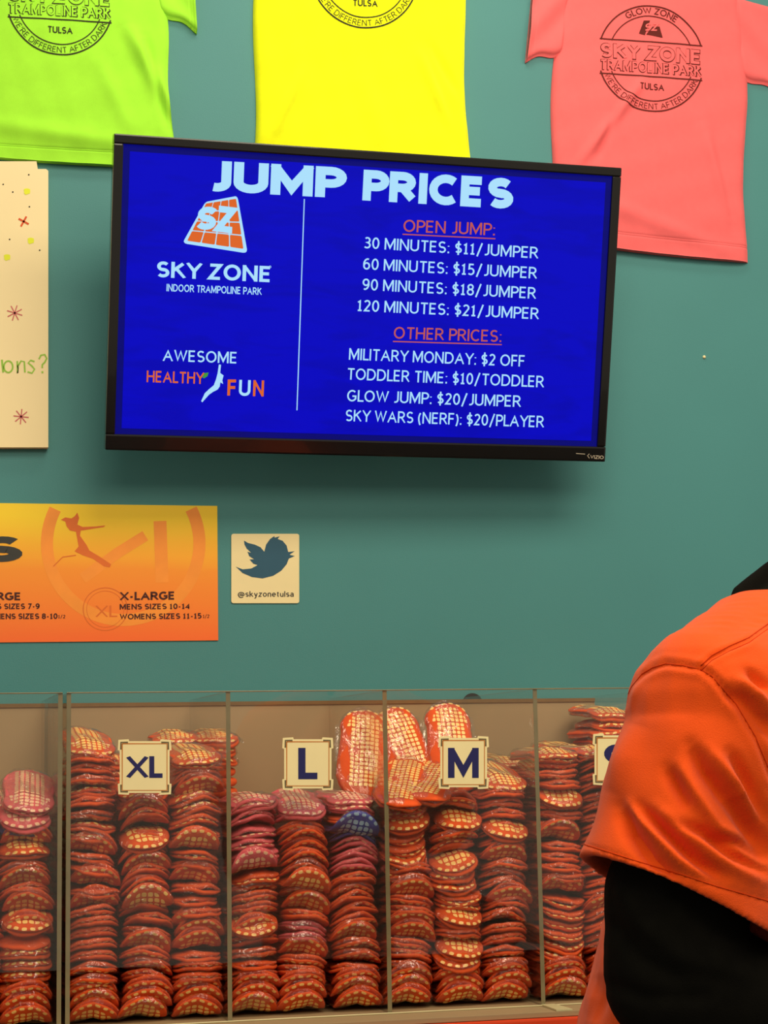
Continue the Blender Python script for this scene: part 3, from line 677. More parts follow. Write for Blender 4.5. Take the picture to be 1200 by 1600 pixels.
# size labels on the front sheet
def size_label(txt, x0, y0, x1, y1, label, cap, lx0, lx1, lyb, m=M['navy']):
    yl = -DF-.0045
    lo, hi = onY(x0, y1, yl), onY(x1, y0, yl)
    t = thing('size_label', label, 'label', tuple(onY((x0+x1)/2, y1, yl)), 'size labels on the sock bins')
    def sl(pts, d0, d1, nm, mt, par=t):
        P = [onY(x, y, yl-d1) for x, y in pts]; n = len(P)
        V = [(p[0], yl-d1, p[2]) for p in P]+[(p[0], yl-d0, p[2]) for p in P]
        return mesh_obj(nm, V, [tuple(range(n))[::-1], tuple(range(n, 2*n))]+[(i, (i+1) % n, n+(i+1) % n, n+i) for i in range(n)], mt, par)
    W, H, c = x1-x0, y1-y0, 5
    k = 17; e = 3
    out = [(x0+1, y0+1), (x0+k, y0), (x0+k+1, y0+e), (x1-k-1, y0+e), (x1-k, y0), (x1-1, y0+1), (x1, y0+k), (x1-e, y0+k+1), (x1-e, y1-k-1), (x1, y1-k), (x1-1, y1-1), (x1-k, y1), (x1-k-1, y1-e), (x0+k+1, y1-e), (x0+k, y1), (x0+1, y1-1), (x0, y1-k), (x0+e, y1-k-1), (x0+e, y0+k+1), (x0, y0+k)]
    sl(out, 0, .0012, 'label_card', M['sticker'])
    fn = lambda x, y: onY(x, y, yl-.0015)
    f = Flat(fn); b = 7
    f.line([(x0+b, y0+b), (x1-b, y0+b), (x1-b, y1-b), (x0+b, y1-b), (x0+b, y0+b)], 1.8); f.obj('label_frame', M['orange_line'], t)
    f = Flat(lambda x, y: onY(x, y, yl-.0017))
    for (cx, cy, sx, sy) in ((x0+5, y0+5, 1, 1), (x1-5, y0+5, -1, 1), (x1-5, y1-5, -1, -1), (x0+5, y1-5, 1, -1)):
        f = Flat(lambda x, y: onY(x, y, yl-.0017)); f.line([(cx, cy+11*sy), (cx, cy), (cx+11*sx, cy)], 2.6); f.obj('label_corner', M['grey_line'], t)
    f = Flat(fn); f.text(txt, (lx0, lyb), (lx1, lyb), cap, (0, -1), .21); f.obj('label_lettering', m, t)
    return t
size_label('XL', 184, 1155, 268, 1242, 'cream size label reading XL on the front of the leftmost labelled bin', 34, 197, 254, 1215.5)
size_label('L', 441, 1152, 521, 1235, 'cream size label reading L on the middle bin front', 49, 466, 496, 1217.5)
size_label('M', 685, 1150, 764, 1233, 'cream size label reading M on the right bin front', 47, 700, 748, 1215.5)
size_label('S', 926, 1146, 1004, 1227, 'cream size label half hidden behind the orange sleeve', 47, 944, 982, 1210)

# ------------------------------------------------------------------ sock packs
HW, LEN = .0478, .215
class Shape:
    """how a pack lies: arch across, toe bent down over the pack below, wobble; maps flat pack space to bent space"""
    def __init__(s, arch, bend, seed, dx=0.0, dy=0.0, wob=.0016, flip=False):
        s.flip = flip; s.arch, s.th, s.dx, s.dy, s.wob = arch, R(bend), dx, dy, wob; rs = random.Random(seed); s.ph = [rs.uniform(0, 6.28) for _ in range(4)]
    def __call__(s, x, y, z):
        p = s.shape(x, y, z)
        return (p[0], p[1], 2*TS*1.05-p[2]) if s.flip else p
    def shape(s, x, y, z):
        q = min(1.2, abs(x)/HW)**2.4
        mid = TS*1.05; z = mid+(z-mid)*(1-.36*q)
        z += s.arch*(1-(x/HW)**2)+s.wob*(math.sin(x*95+s.ph[0])+.7*math.sin(y*60+x*50+s.ph[1]))+.0008*math.sin(x*210+s.ph[2])
        x += s.dx; y += s.dy; yb = .056
        if y < yb and s.th:
            l = yb-y; r_ = .030; aa = min(l/r_, s.th); zz = z-mid      # arc of radius r_, then straight
            yy = yb-r_*math.sin(aa)-(l-aa*r_)*math.cos(aa if l/r_ >= s.th else 0)*(1 if l/r_ > s.th else 0)
            dz = -r_*(1-math.cos(aa))-((l-aa*r_)*math.sin(s.th) if l/r_ > s.th else 0)
            return (x, yy-zz*math.sin(aa), mid+dz+zz*math.cos(aa))
        return (x, y, z)
PITCH_P = .0205; TS = .0092
R_T = .046
def plan_edge(a):      # outline as a closed curve: toe semicircle at the front, squared heel at the back
    # a in 0..1
    pts = []
    return pts
def outline_pts(n=32):
    P = []
    for i in range(13):           # toe
        t = math.pi*i/12; P.append((-HW*math.cos(t), R_T-R_T*math.sin(t)))
    for y in (.062, .085, .125, .165): P.append((HW*(1-.06*math.sin(y*30)), y))
    for i in range(5):
        t = math.pi*i/4; P.append((HW*.93*math.cos(t)*(1.0), LEN-.03+.03*math.sin(t)))
    for y in (.165, .125, .085, .062): P.append((-HW*(1-.06*math.sin(y*30)), y))
    return P
OUT = outline_pts()
def spine(p): return (p[0]*0.0, min(max(p[1], R_T), LEN-.04))
KS = [(1.0, 0.0), (.985, .45), (.95, .75), (.88, .95), (.72, 1.0), (.48, 1.0), (.24, 1.0), (.02, 1.0)]
def build_sock(zm, z0, th):
    V, Fc = [], []; n = len(OUT)
    def ring(k, h):
        b = len(V)
        for p in OUT:
            s = spine(p); x, y = s[0]+(p[0]-s[0])*k, s[1]+(p[1]-s[1])*k; V.append(zm(x, y, z0+h*th/2))
        return b
    rings = [ring(k, -h) for k, h in KS[::-1]]+[ring(k, h) for k, h in KS[1:]]
    for a_, b_ in zip(rings, rings[1:]):
        for i in range(n): j = (i+1) % n; Fc.append((a_+i, a_+j, b_+j, b_+i))
    # close the middle strips
    for r0, top in ((rings[-1], True), (rings[0], False)):
        half = n
        ys = list(range(n))
        # pair left and right points of the inner ring: fan is fine, it is nearly flat
        c = len(V); V.append(zm(0, LEN/2, z0+(th/2 if top else -th/2)))
        for i in range(n):
            j = (i+1) % n; Fc.append((r0+i, r0+j, c) if top else (r0+j, r0+i, c))
    return V, Fc
def build_dots(zm, z0, th, full=False, seed=0):
    V, Fc = [], []
    def surf(x, y, off=.0007):
        # distance-like measure to the outline, via the scale k
        s = (0, min(max(y, R_T), LEN-.04))
        if y < R_T: k = math.hypot(x/HW, (y-R_T)/R_T)
        else: k = abs(x)/HW
        k = min(k, .999); h = 1.0
        for (k1, h1), (k0, h0) in zip(KS, KS[1:]):
            if k >= k0: h = h0+(h1-h0)*(k-k0)/(k1-k0); break
        return [x, y, z0+h*th/2+off]
    def patch(c, off=.0007):
        b = len(V); n = 3
        # rounded cell: 2x2 quads with pulled-in corners
        for j in range(n):
            for i in range(n):
                u, v = i/2, j/2; cu_ = .5+(u-.5)*(1-.18*(abs(v-.5)*2)); cv = .5+(v-.5)*(1-.18*(abs(u-.5)*2))
                x = (c[0][0]*(1-cu_)+c[1][0]*cu_)*(1-cv)+(c[3][0]*(1-cu_)+c[2][0]*cu_)*cv
                y = (c[0][1]*(1-cu_)+c[1][1]*cu_)*(1-cv)+(c[3][1]*(1-cu_)+c[2][1]*cu_)*cv
                p = surf(x, y, off)
                if y < R_T: # lift outward on the rounded toe rim
                    kk = math.hypot(x/HW, (y-R_T)/R_T)
                    if kk > .85: g = (kk-.85)/.15*.0012; d = Vector((x/HW, (y-R_T)/R_T)).normalized(); p = (p[0]+d.x*g, p[1]+d.y*g, p[2])
                V.append(zm(*p))
        for j in range(2):
            for i in range(2): Fc.append((b+j*3+i, b+j*3+i+1, b+(j+1)*3+i+1, b+(j+1)*3+i))
    def pol(k, t): return (-HW*k*math.cos(t), R_T-R_T*k*math.sin(t))
    rs = random.Random(seed)
    nd = 6
    for i in range(nd):            # the border row of dashes right on the rim
        t0 = R(32+116*(i+.17)/nd); t1 = R(32+116*(i+.80)/nd)
        patch([pol(.99, t0), pol(.99, t1), pol(.885, t1), pol(.885, t0)], .0005)
    # inner grid
    cell, gap = (.0098, .0019) if full else (.0118, .0022)
    nx = 4; ys = [.0135+i*cell for i in range(18 if full else 6)]
    for yy in ys:
        for i in range(-nx, nx):
            x_a, x_b = i*cell+gap/2, (i+1)*cell-gap/2; y_a, y_b = yy+gap/2, yy+cell-gap/2
            lim = .74
            def ins(x, y): return (math.hypot(x/HW, (y-R_T)/R_T) < lim) if y < R_T else abs(x)/HW < lim+.04
            n_in = sum(ins(x, y) for x in (x_a, x_b) for y in (y_a, y_b))
            if n_in == 4: patch([(x_a, y_a), (x_b, y_a), (x_b, y_b), (x_a, y_b)])
            elif n_in >= 2 and yy < R_T:
                cx_, cy_ = (x_a+x_b)/2, (y_a+y_b)/2
                P = []
                for x, y in ((x_a, y_a), (x_b, y_a), (x_b, y_b), (x_a, y_b)):
                    kk = math.hypot(x/HW, (y-R_T)/R_T)
                    if y < R_T and kk > lim: s_ = lim/kk; x, y = x*s_, R_T+(y-R_T)*s_
                    P.append((x, y))
                patch(P)
    return V, Fc
def build_wrap(zm, z0, th, seed):
    rs = random.Random(seed); V, Fc = [], []; n = len(OUT)
    W = [(1.06, 0, ), (1.045, .55), (1.0, .85), (.93, 1.0), (.7, 1.0), (.35, 1.0), (.03, 1.0)]
    def ring(k, h, w_):
        b = len(V)
        for i, p in enumerate(OUT):
            s = spine(p); kk = k+rs.uniform(-.012, .014)*(1 if k > .9 else 0)
            x, y = s[0]+(p[0]-s[0])*kk, s[1]+(p[1]-s[1])*kk
            V.append(zm(x, y, z0+h*th/2+rs.uniform(-.0003, .0012)*(1 if h > 0 else -1 if h < 0 else 0)))
        return b
    rings = [ring(k, -h, 0) for k, h in W[::-1]]+[ring(k, h, 0) for k, h in W[1:]]
    for a_, b_ in zip(rings, rings[1:]):
        for i in range(n): j = (i+1) % n; Fc.append((a_+i, a_+j, b_+j, b_+i))
    for r0, top in ((rings[-1], 1), (rings[0], -1)):
        c = len(V); V.append(zm(0, LEN/2, z0+top*th/2))
        for i in range(n): j = (i+1) % n; Fc.append((r0+i, r0+j, c)[::top])
    # crimped bag ears on both sides near the toe
    for sgn in (-1, 1):
        b = len(V); y0 = .03+rs.uniform(0, .02)
        for j in range(4):
            for i in range(3):
                x = sgn*(HW+.002+i*.0035); y = y0+j*.03
                V.append(zm(x, y, z0+(rs.uniform(-.004, .004) if i else 0)))
        for j in range(3):
            for i in range(2): Fc.append((b+j*3+i, b+j*3+i+1, b+(j+1)*3+i+1, b+(j+1)*3+i))
    return V, Fc
VAR = {}
COLS = {'orange': ('sock_orange', 'dot_orange'), 'pink': ('sock_pink', 'dot_pink'), 'blue': ('sock_reflection', 'dot_reflection')}  # blue: a reflection painted as pack colour, not a sock colour
BENDS = {0: 3, 1: 9, 2: 16, 3: 24, 4: 32, 5: 40, 9: 64}
def variant(color, ar, dr, full=False, alt=0, flip=False):
    key = (color, ar, dr, full, alt, flip)
    if key in VAR: return VAR[key]
    seed = int(ar*37+dr*101+7+(500 if full else 0)+alt*271); rs = random.Random(seed)
    bend = BENDS[dr]
    if flip: ar = -ar
    zm = Shape(ar*.0045, bend, seed, flip=flip); zm2 = Shape(ar*.0045+rs.uniform(-.001, .001), bend, seed+1, rs.uniform(-.003, .003), rs.uniform(-.004, .005), flip=flip)
    ms, md = M[COLS[color][0]], M[COLS[color][1]]
    def me(nm, vf, m, sm=True):
        d = bpy.data.meshes.new(nm); d.from_pydata(vf[0], [], [f[::-1] for f in vf[1]] if flip else vf[1]); d.update()
        if sm: d.shade_smooth()
        d.materials.append(m); return d
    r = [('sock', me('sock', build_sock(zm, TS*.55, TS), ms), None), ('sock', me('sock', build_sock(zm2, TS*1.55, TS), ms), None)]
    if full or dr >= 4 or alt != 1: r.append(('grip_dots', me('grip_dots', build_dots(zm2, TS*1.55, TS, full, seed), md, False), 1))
    if alt == 1 and dr < 4: r.append(('grip_dots', me('grip_dots', build_dots(zm, TS*.55, TS, False, seed), md, False), 0))
    r.append(('plastic_bag', me('plastic_bag', build_wrap(zm, TS*1.05, TS*2.2, seed), M['wrap2' if (alt == 2 or full) else 'wrap']), None))
    VAR[key] = r
    return r
ORD = ['topmost', 'second', 'third', 'fourth', 'fifth', 'sixth', 'seventh', 'eighth', 'ninth', 'tenth', 'eleventh', 'twelfth', 'thirteenth', 'fourteenth', 'fifteenth',
       'sixteenth', 'seventeenth', 'eighteenth', 'nineteenth', 'twentieth', 'twenty-first', 'twenty-second', 'twenty-third', 'twenty-fourth', 'twenty-fifth', 'twenty-sixth', 'twenty-seventh', 'twenty-eighth', 'twenty-ninth', 'thirtieth']
def pack(color, ar, dr, loc, rot, label, group, full=False, alt=0, flip=False):
    t = thing('sock_pack', label, 'socks', loc, group); t.rotation_euler = rot
    made = []
    for nm, me, par in variant(color, ar, dr, full, alt, flip):
        o = bpy.data.objects.new(nm, me); col.objects.link(o)
        o.parent = made[par] if par is not None else t
        if nm == 'plastic_bag': o['label'] = 'clear crinkled plastic bag'
        made.append(o)
    return t
n_packs = [0]
FACES = {}
YB = -DF+.030
def stack(cx_px, top_px, color_fn, where, group, seed, y=YB, z_from=ZB, face=(), half=(), full_top=True, top_tilt=0.0, flipp=.75):
    rs = random.Random(seed)
    top = onY(cx_px, top_px, y)[2]; xb = onY(cx_px, 1400, y)[0]
    n = int(round((top-z_from)/PITCH_P)); ar, dr, roll, xo, ti = rs.choice([0, 1, 2]), 1, 0, 0, 0
    troll = 0; fl = rs.random() < flipp
    for i in range(n):                  # i from the bottom
        k = n-1-i
        if i == 0: ar, dr = 1, 2
        elif rs.random() < .42:
            ar = max(-2, min(4, ar+rs.choice([-2, -1, 1, 1, 2]))); dr = max(0, min(3, dr+rs.choice([-1, 0, 1])))
        if rs.random() < .25: troll = rs.uniform(-.26, .26)
        roll += max(-.09, min(.09, troll-roll))
        if rs.random() < .3: xo = rs.uniform(-.005, .005)
        if rs.random() < .25: ti = rs.uniform(-.01, .06)
        a2, d2, yy, yaw = ar, dr, y+rs.uniform(-.006, .008), rs.uniform(-.09, .09)
        if k in face: a2, d2, yy = 1, 9, y-.040
        if k in half: a2, d2, yy = 2, 5, y-.012
        if k == 0 and full_top: a2, d2 = 1, 2
        z = z_from+i*PITCH_P+.0005
        c = color_fn(k)
        tl = ti+(top_tilt if k == 0 else 0)
        alt = rs.choice([0, 1, 1, 2])
        if rs.random() < .22: fl = rs.random() < flipp
        f2 = fl
        if k == 0: f2 = False
        elif i < 3: f2 = fl = True; d2 = (5, 5, 4)[i]; a2 = 2; yy = y-.010
        elif k in face or k in half: f2 = rs.random() < flipp
        elif rs.random() < .10 and i > 4: d2 = 5; a2 = 2; yy = y-.012
        elif f2: d2 = min(d2, 2); a2 = max(a2, 0)
        if k in face and f2: a2 = 2; d2 = 9
        pack(c, a2, d2, (xb+xo+rs.uniform(-.0015, .0015), yy, z), (tl, roll*(.8 if i > 2 else .2), yaw),
             f'{c} sock pack, {ORD[k]} from the top in {where}'.replace('topmost from the top in', 'topmost in'), group, full=(k == 0), alt=alt, flip=f2)  # blue in this label means a painted reflection tint
        n_packs[0] += 1
    return n
allo = lambda k: 'orange'
# left bin
stack(44, 1262, lambda k: 'pink' if k in (0, 1) else ('blue' if k == 2 else 'orange'), 'the front stack in the left bin', 'sock packs in the left bin', 1, half=(3, 11), top_tilt=.25)  # the blue pack has a reflection painted into its colour
stack(-40, 1262, allo, 'the stack cut by the left edge', 'sock packs in the left bin', 21)
# XL compartment
stack(147, 1160, allo, 'the left stack in the XL bin', 'sock packs in the XL compartment', 2, half=(9, 14), top_tilt=.12)
stack(229, 1228, allo, 'the middle stack in the XL bin', 'sock packs in the XL compartment', 3, face=(10,), half=(4,))
stack(311, 1180, allo, 'the right stack in the XL bin', 'sock packs in the XL compartment', 4, face=(8,), half=(3, 16), top_tilt=.1)
# L compartment
stack(400, 1240, lambda k: 'pink' if k < 7 else 'orange', 'the left stack in the L bin', 'sock packs in the L compartment', 5, face=(6,), half=(11, 12))
stack(479, 1262, lambda k: 'pink' if k < 2 or k in (11, 12) else 'orange', 'the middle stack in the L bin', 'sock packs in the L compartment', 6, face=(7,), half=(9, 13), top_tilt=.1)
stack(561, 1240, lambda k: 'pink' if k < 2 or 5 <= k < 8 else ('blue' if k in (3, 4) else 'orange'), 'the right stack in the L bin', 'sock packs in the L compartment', 7, face=(3,), half=(13,))  # blue packs imitate a dark reflection in the panel
# M compartment
stack(644, 1250, allo, 'the left stack in the M bin', 'sock packs in the M compartment', 8, half=(1, 8,), flipp=.35)
stack(720, 1238, allo, 'the middle stack in the M bin', 'sock packs in the M compartment', 9, half=(2, 14, 15), flipp=.35)
stack(797, 1222, allo, 'the right stack in the M bin', 'sock packs in the M compartment', 10, half=(4, 11), top_tilt=.2)
# compartment behind the person
stack(884, 1166, allo, 'the left stack beside the orange sleeve', 'sock packs in the right compartment', 11, half=(4, 13))
stack(955, 1164, allo, 'the stack partly behind the orange sleeve', 'sock packs in the right compartment', 12)
# back row: only the packs that rise above the front row are single things
def back_stack(px, top_px, n_single, where, group, seed, color='orange', y=-.265):
    rs = random.Random(seed); top = onY(px, top_px, y)[2]; xb = onY(px, top_px, y)[0]
    n = int((top-ZB)/PITCH_P)
    for k in range(n_single):
        z = ZB+(n-1-k)*PITCH_P
        pack(color, rs.choice([1, 2]), 2, (xb+rs.uniform(-.004, .004), y+rs.uniform(-.004, .004), z), (.06 if k == 0 else 0, rs.uniform(-.05, .05), rs.uniform(-.08, .08)),
             f'{color} sock pack, {ORD[k]} from the top in {where}'.replace('topmost from the top in', 'topmost in'), group, full=(k == 0)); n_packs[0] += 1
    return xb, y, ZB, n-n_single
rest = []
rest.append(back_stack(278, 1134, 4, 'the back stack behind the XL label', 'sock packs in the back row', 31))
rest.append(back_stack(338, 1138, 3, 'the back stack left of the L bin', 'sock packs in the back row', 32))
rest.append(back_stack(168, 1182, 2, 'the leftmost back stack in the XL bin', 'sock packs in the back row', 33))
rest.append(back_stack(25, 1250, 2, 'the back stack in the left bin', 'sock packs in the back row', 34, 'pink'))
rest.append(back_stack(505, 1243, 3, 'the back stack under the L label', 'sock packs in the back row', 35, 'pink'))
rest.append(back_stack(420, 1262, 1, 'the leftmost back stack in the L bin', 'sock packs in the back row', 36, 'pink'))
rest.append(back_stack(965, 1096, 4, 'the tall back stack beside the sleeve', 'sock packs in the back row', 37))
rest.append(back_stack(905, 1160, 2, 'the back stack in the right compartment', 'sock packs in the back row', 38))
rest.append(back_stack(800, 1175, 2, 'the rightmost back stack in the M bin', 'sock packs in the back row', 39))
rest.append(back_stack(640, 1190, 1, 'the leftmost back stack in the M bin', 'sock packs in the back row', 40))
rest.append(back_stack(716, 1190, 1, 'the middle back stack in the M bin', 'sock packs in the back row', 41))
V, Fc = [], []
sv, sf = build_sock(Shape(.004, 8, 3), TS, TS*2.1)
for xb, y, z0, n in rest:
    for i in range(n):
        b_ = len(V); jx = random.uniform(-.003, .003)
        V += [(x+xb+jx, yy+y, z+z0+i*PITCH_P) for x, yy, z in sv]; Fc += [tuple(b_+k for k in f) for f in sf]
o = mesh_obj('sock_pack_pile', V, Fc, M['sock_orange'], None, True); tag(o, 'orange sock packs hidden in the back rows under the visible ones', 'socks', kind='stuff')
# loose packs thrown on the M pile
def loose(px, py, y, rot, desc, color='orange', ar=1, dr=1):
    p = onY(px, py, y)
    t = pack(color, ar, dr, (0, 0, 0), (0, 0, 0), desc, 'loose sock packs on the M pile', full=True)
    m = Matrix.Rotation(rot[0], 3, 'X') @ Matrix.Rotation(math.pi+rot[2], 3, 'Z'); c = m @ Vector((0, LEN/2, TS)); t.location = Vector(p)-c; t.rotation_euler = m.to_euler()
    n_packs[0] += 1
# rot x = -90..: toe up, sole to the viewer
loose(566, 1178, -.36, (R(58), 0, R(-10)), 'large orange sock pack leaning on the divider between L and M')
loose(634, 1176, -.33, (R(62), 0, R(12)), 'orange sock pack with its round toe up, left of the pack above the M label')
loose(704, 1168, -.34, (R(60), 0, R(-3)), 'orange sock pack standing up with a round toe above the M label')
loose(628, 1225, -.44, (R(28), 0, R(-20)), 'orange sock pack sliding down the left of the M bin')
loose(674, 1222, -.43, (R(24), 0, R(-28)), 'orange sock pack lying behind the lower left corner of the M label')
print('packs', n_packs[0])
# ------------------------------------------------------------------ the person at the right
DP = 2.25
def ring_loft(rings, cap0=True, cap1=True):
    n = len(rings[0]); V = [tuple(p) for r in rings for p in r]; Fc = []
    for j in range(len(rings)-1):
        for i in range(n): k = (i+1) % n; Fc.append((j*n+i, j*n+k, (j+1)*n+k, (j+1)*n+i))
    if cap0: Fc.append(tuple(range(n))[::-1])
    if cap1: Fc.append(tuple((len(rings)-1)*n+i for i in range(n)))
    return V, Fc
CFH = np.array([CF[0], CF[1], 0]); CFH /= np.linalg.norm(CFH)
def ell_ring(c, a_, b_, n=40, pw=1.0):
    """c centre, a_ b_ half axis vectors"""
    out = []
    for i in range(n):
        t = 2*math.pi*i/n; ct, st_ = math.cos(t), math.sin(t)
        out.append(c+a_*math.copysign(abs(ct)**pw, ct)+b_*math.copysign(abs(st_)**pw, st_))
    return out
def px2m(p, d): return p*d/F_PX
def joinmesh(parts):
    V, Fc = [], []
    for v, f in parts:
        b = len(V); V += v; Fc += [tuple(b+i for i in q) for q in f]
    return V, Fc
def sphere(c, r, n=20, m=12):
    rings = [[np.array(c)+r*np.array([math.sin(math.pi*j/m)*math.cos(2*math.pi*i/n), math.sin(math.pi*j/m)*math.sin(2*math.pi*i/n), -math.cos(math.pi*j/m)]) for i in range(n)] for j in range(1, m)]
    return ring_loft(rings)
def capsule(p0, r0, p1, r1, k=8):
    return [sphere(p0+(p1-p0)*i/k, r0+(r1-r0)*i/k) for i in range(k+1)]
def remeshed(parts, vox, smooth_it=4):
    V, Fc = joinmesh(parts); me = bpy.data.meshes.new('tmp'); me.from_pydata([tuple(v) for v in V], [], Fc); me.update()
    o = bpy.data.objects.new('tmp', me); col.objects.link(o)
    bm = bmesh.new(); bm.from_mesh(me); bmesh.ops.recalc_face_normals(bm, faces=bm.faces); bm.to_mesh(me); bm.free()
    m = o.modifiers.new('r', 'REMESH'); m.mode = 'VOXEL'; m.voxel_size = vox
    s_ = o.modifiers.new('s', 'SMOOTH'); s_.factor = .5; s_.iterations = smooth_it
    dg = bpy.context.evaluated_depsgraph_get(); r = bpy.data.meshes.new_from_object(o.evaluated_get(dg))
    bpy.data.objects.remove(o); return r
TD = 2.52
tors = []
for py, x0, x1, hd in ((1930, 872, 1215, .17), (1880, 866, 1222, .18), (1800, 870, 1230, .185), (1700, 882, 1240, .185), (1600, 905, 1250, .18), (1500, 931, 1262, .18), (1400, 958, 1278, .185), (1300, 985, 1290, .19), (1200, 1005, 1300, .19), (1120, 1030, 1300, .185), (1050, 1075, 1296, .15), (1000, 1130, 1290, .10), (975, 1165, 1280, .07)):
    c = atD((x0+x1)/2, py, TD); tors.append(ell_ring(c, CR*px2m((x1-x0)/2, TD), CFH*hd, 40, .9))
sleeve = []
def sl_ring(s, k):
    c = atD(1112+(1066-1112)*s, 1125+(1412-1125)*s, 2.25+(2.20-2.25)*s)
    av = atD(1000+134+22*s, 800+74*s, 2.2)-atD(1000, 800, 2.2)
    bv = CFH*(.100+.012*s)+np.array([0, 0, -.020])*s
    return ell_ring(c, av*k, bv*k, 40)
for s_ in (0, .15, .3, .45, .6, .75, .88, 1.0): sleeve.append(sl_ring(s_, 1.0+.025*s_**3+.05*math.exp(-((s_-.25)/.25)**2)))
sleeve.append(sl_ring(1.005, .985)); sleeve.append(sl_ring(.97, .915)); sleeve.append(sl_ring(.80, .88)); sleeve.append(sl_ring(.74, .80))
parts = [ring_loft(tors), ring_loft(sleeve)]
parts += capsule(atD(1122, 1118, 2.26), .1115, atD(1196, 1048, 2.44), .108)
parts += capsule(atD(1122, 1118, 2.80), .10, atD(1196, 1048, 2.56), .100)
parts += capsule(atD(1126, 1130, 2.80), .095, atD(1170, 1330, 2.84), .085)      # far sleeve
shirt_me = remeshed(parts, .0040, 7)
N = len(shirt_me.vertices); co = np.empty(N*3); shirt_me.vertices.foreach_get('co', co); co = co.reshape(-1, 3)
no = np.empty(N*3); shirt_me.vertices.foreach_get('normal', no); no = no.reshape(-1, 3)
d = co-CAM; dz_ = d@CF; PX = 600+F_PX*(d@CR)/dz_; PY = 800-F_PX*(d@CU)/dz_
face_ = np.clip(-(no*(d/np.linalg.norm(d, axis=1)[:, None])).sum(1)*2.0+.15, 0, 1)
near = (dz_ < 2.62).astype(float)*face_
def polydist(P):
    best = np.full(N, 1e9); tt = np.zeros(N); L = len(P)-1
    for i in range(L):
        ax, ay = P[i]; bx, by = P[i+1]; dx, dy = bx-ax, by-ay
        k = np.clip(((PX-ax)*dx+(PY-ay)*dy)/(dx*dx+dy*dy), 0, 1); dd = np.hypot(PX-ax-k*dx, PY-ay-k*dy)
        m = dd < best; best[m] = dd[m]; tt[m] = (i+k[m])/L
    return best, tt
disp = np.zeros(N)
for P, wd, am in (
        ([(968, 1262), (985, 1300), (1020, 1345), (1060, 1372)], 12, -.0085), ([(1000, 1262), (1040, 1300), (1090, 1345), (1130, 1372)], 9, -.0085),
        ([(984, 1256), (1010, 1290), (1060, 1345), (1100, 1370)], 8, .005), ([(1028, 1262), (1070, 1300), (1130, 1345), (1190, 1376)], 12, .005),
        ([(1055, 1285), (1100, 1302), (1150, 1340), (1206, 1366)], 9, -.0075), ([(1120, 1308), (1160, 1318), (1205, 1345)], 8, -.006),
        ([(1078, 1165), (1100, 1205), (1140, 1255), (1180, 1310)], 12, -.0085), ([(1108, 1170), (1150, 1225), (1190, 1290)], 9, .005),
        ([(1040, 1200), (1058, 1232), (1078, 1265)], 10, -.006), ([(1060, 1192), (1085, 1235), (1120, 1290), (1160, 1320)], 9, .004),
        ([(1140, 1175), (1170, 1222), (1204, 1285)], 9, -.0065), ([(1128, 1075), (1160, 1095), (1206, 1150)], 11, -.006),
        ([(1148, 1060), (1180, 1085), (1210, 1118)], 9, .005), ([(1165, 1045), (1205, 1080)], 8, -.005), ([(1150, 1240), (1185, 1300), (1212, 1345)], 14, -.010), ([(1120, 985), (1160, 975), (1205, 968)], 14, -.003),
        ([(990, 1130), (975, 1180), (955, 1240)], 22, .003), ([(930, 1520), (938, 1560), (925, 1600)], 14, -.004)):
    b_, t_ = polydist(P); disp += am*2.3*np.exp(-(b_/wd)**2)*np.sin(np.clip(t_, .02, .98)*math.pi)**.55*near
SEAM_A = [(976, 1100), (979, 1090), (987, 1073), (1003, 1053), (1020, 1043), (1040, 1037), (1068, 1040), (1095, 1046), (1113, 1057), (1150, 1100), (1180, 1150), (1207, 1215)]
SEAM_S = [(1095, 1044), (1112, 1028), (1140, 1013), (1170, 1000), (1215, 968)]
SEAM_H = [(908, 1318), (950, 1331), (1000, 1347), (1060, 1365), (1120, 1385), (1215, 1412)]
b_, _ = polydist(SEAM_A); disp += (-.0032*np.exp(-(b_/4.5)**2)+.0014*np.exp(-((b_-11)/5)**2))*near
b_, _ = polydist(SEAM_S); disp += (-.0022*np.exp(-(b_/3.5)**2)+.0014*np.exp(-((b_-8)/4)**2))*near
b_, _ = polydist(SEAM_H); disp += (-.0018*np.exp(-(b_/3.5)**2))*near
disp += .0009*np.sin(co[:, 0]*70+co[:, 2]*40)+.0007*np.sin(co[:, 2]*95-co[:, 1]*60)
co2 = co+no*disp[:, None]; shirt_me.vertices.foreach_set('co', co2.ravel()); shirt_me.update(); shirt_me.shade_smooth()
pc = atD(1085, 1178, TD)
person = thing('person', 'person in orange t-shirt over black hoodie, seen side on at the right edge', 'person', (float(pc[0]), float(pc[1]), 0))
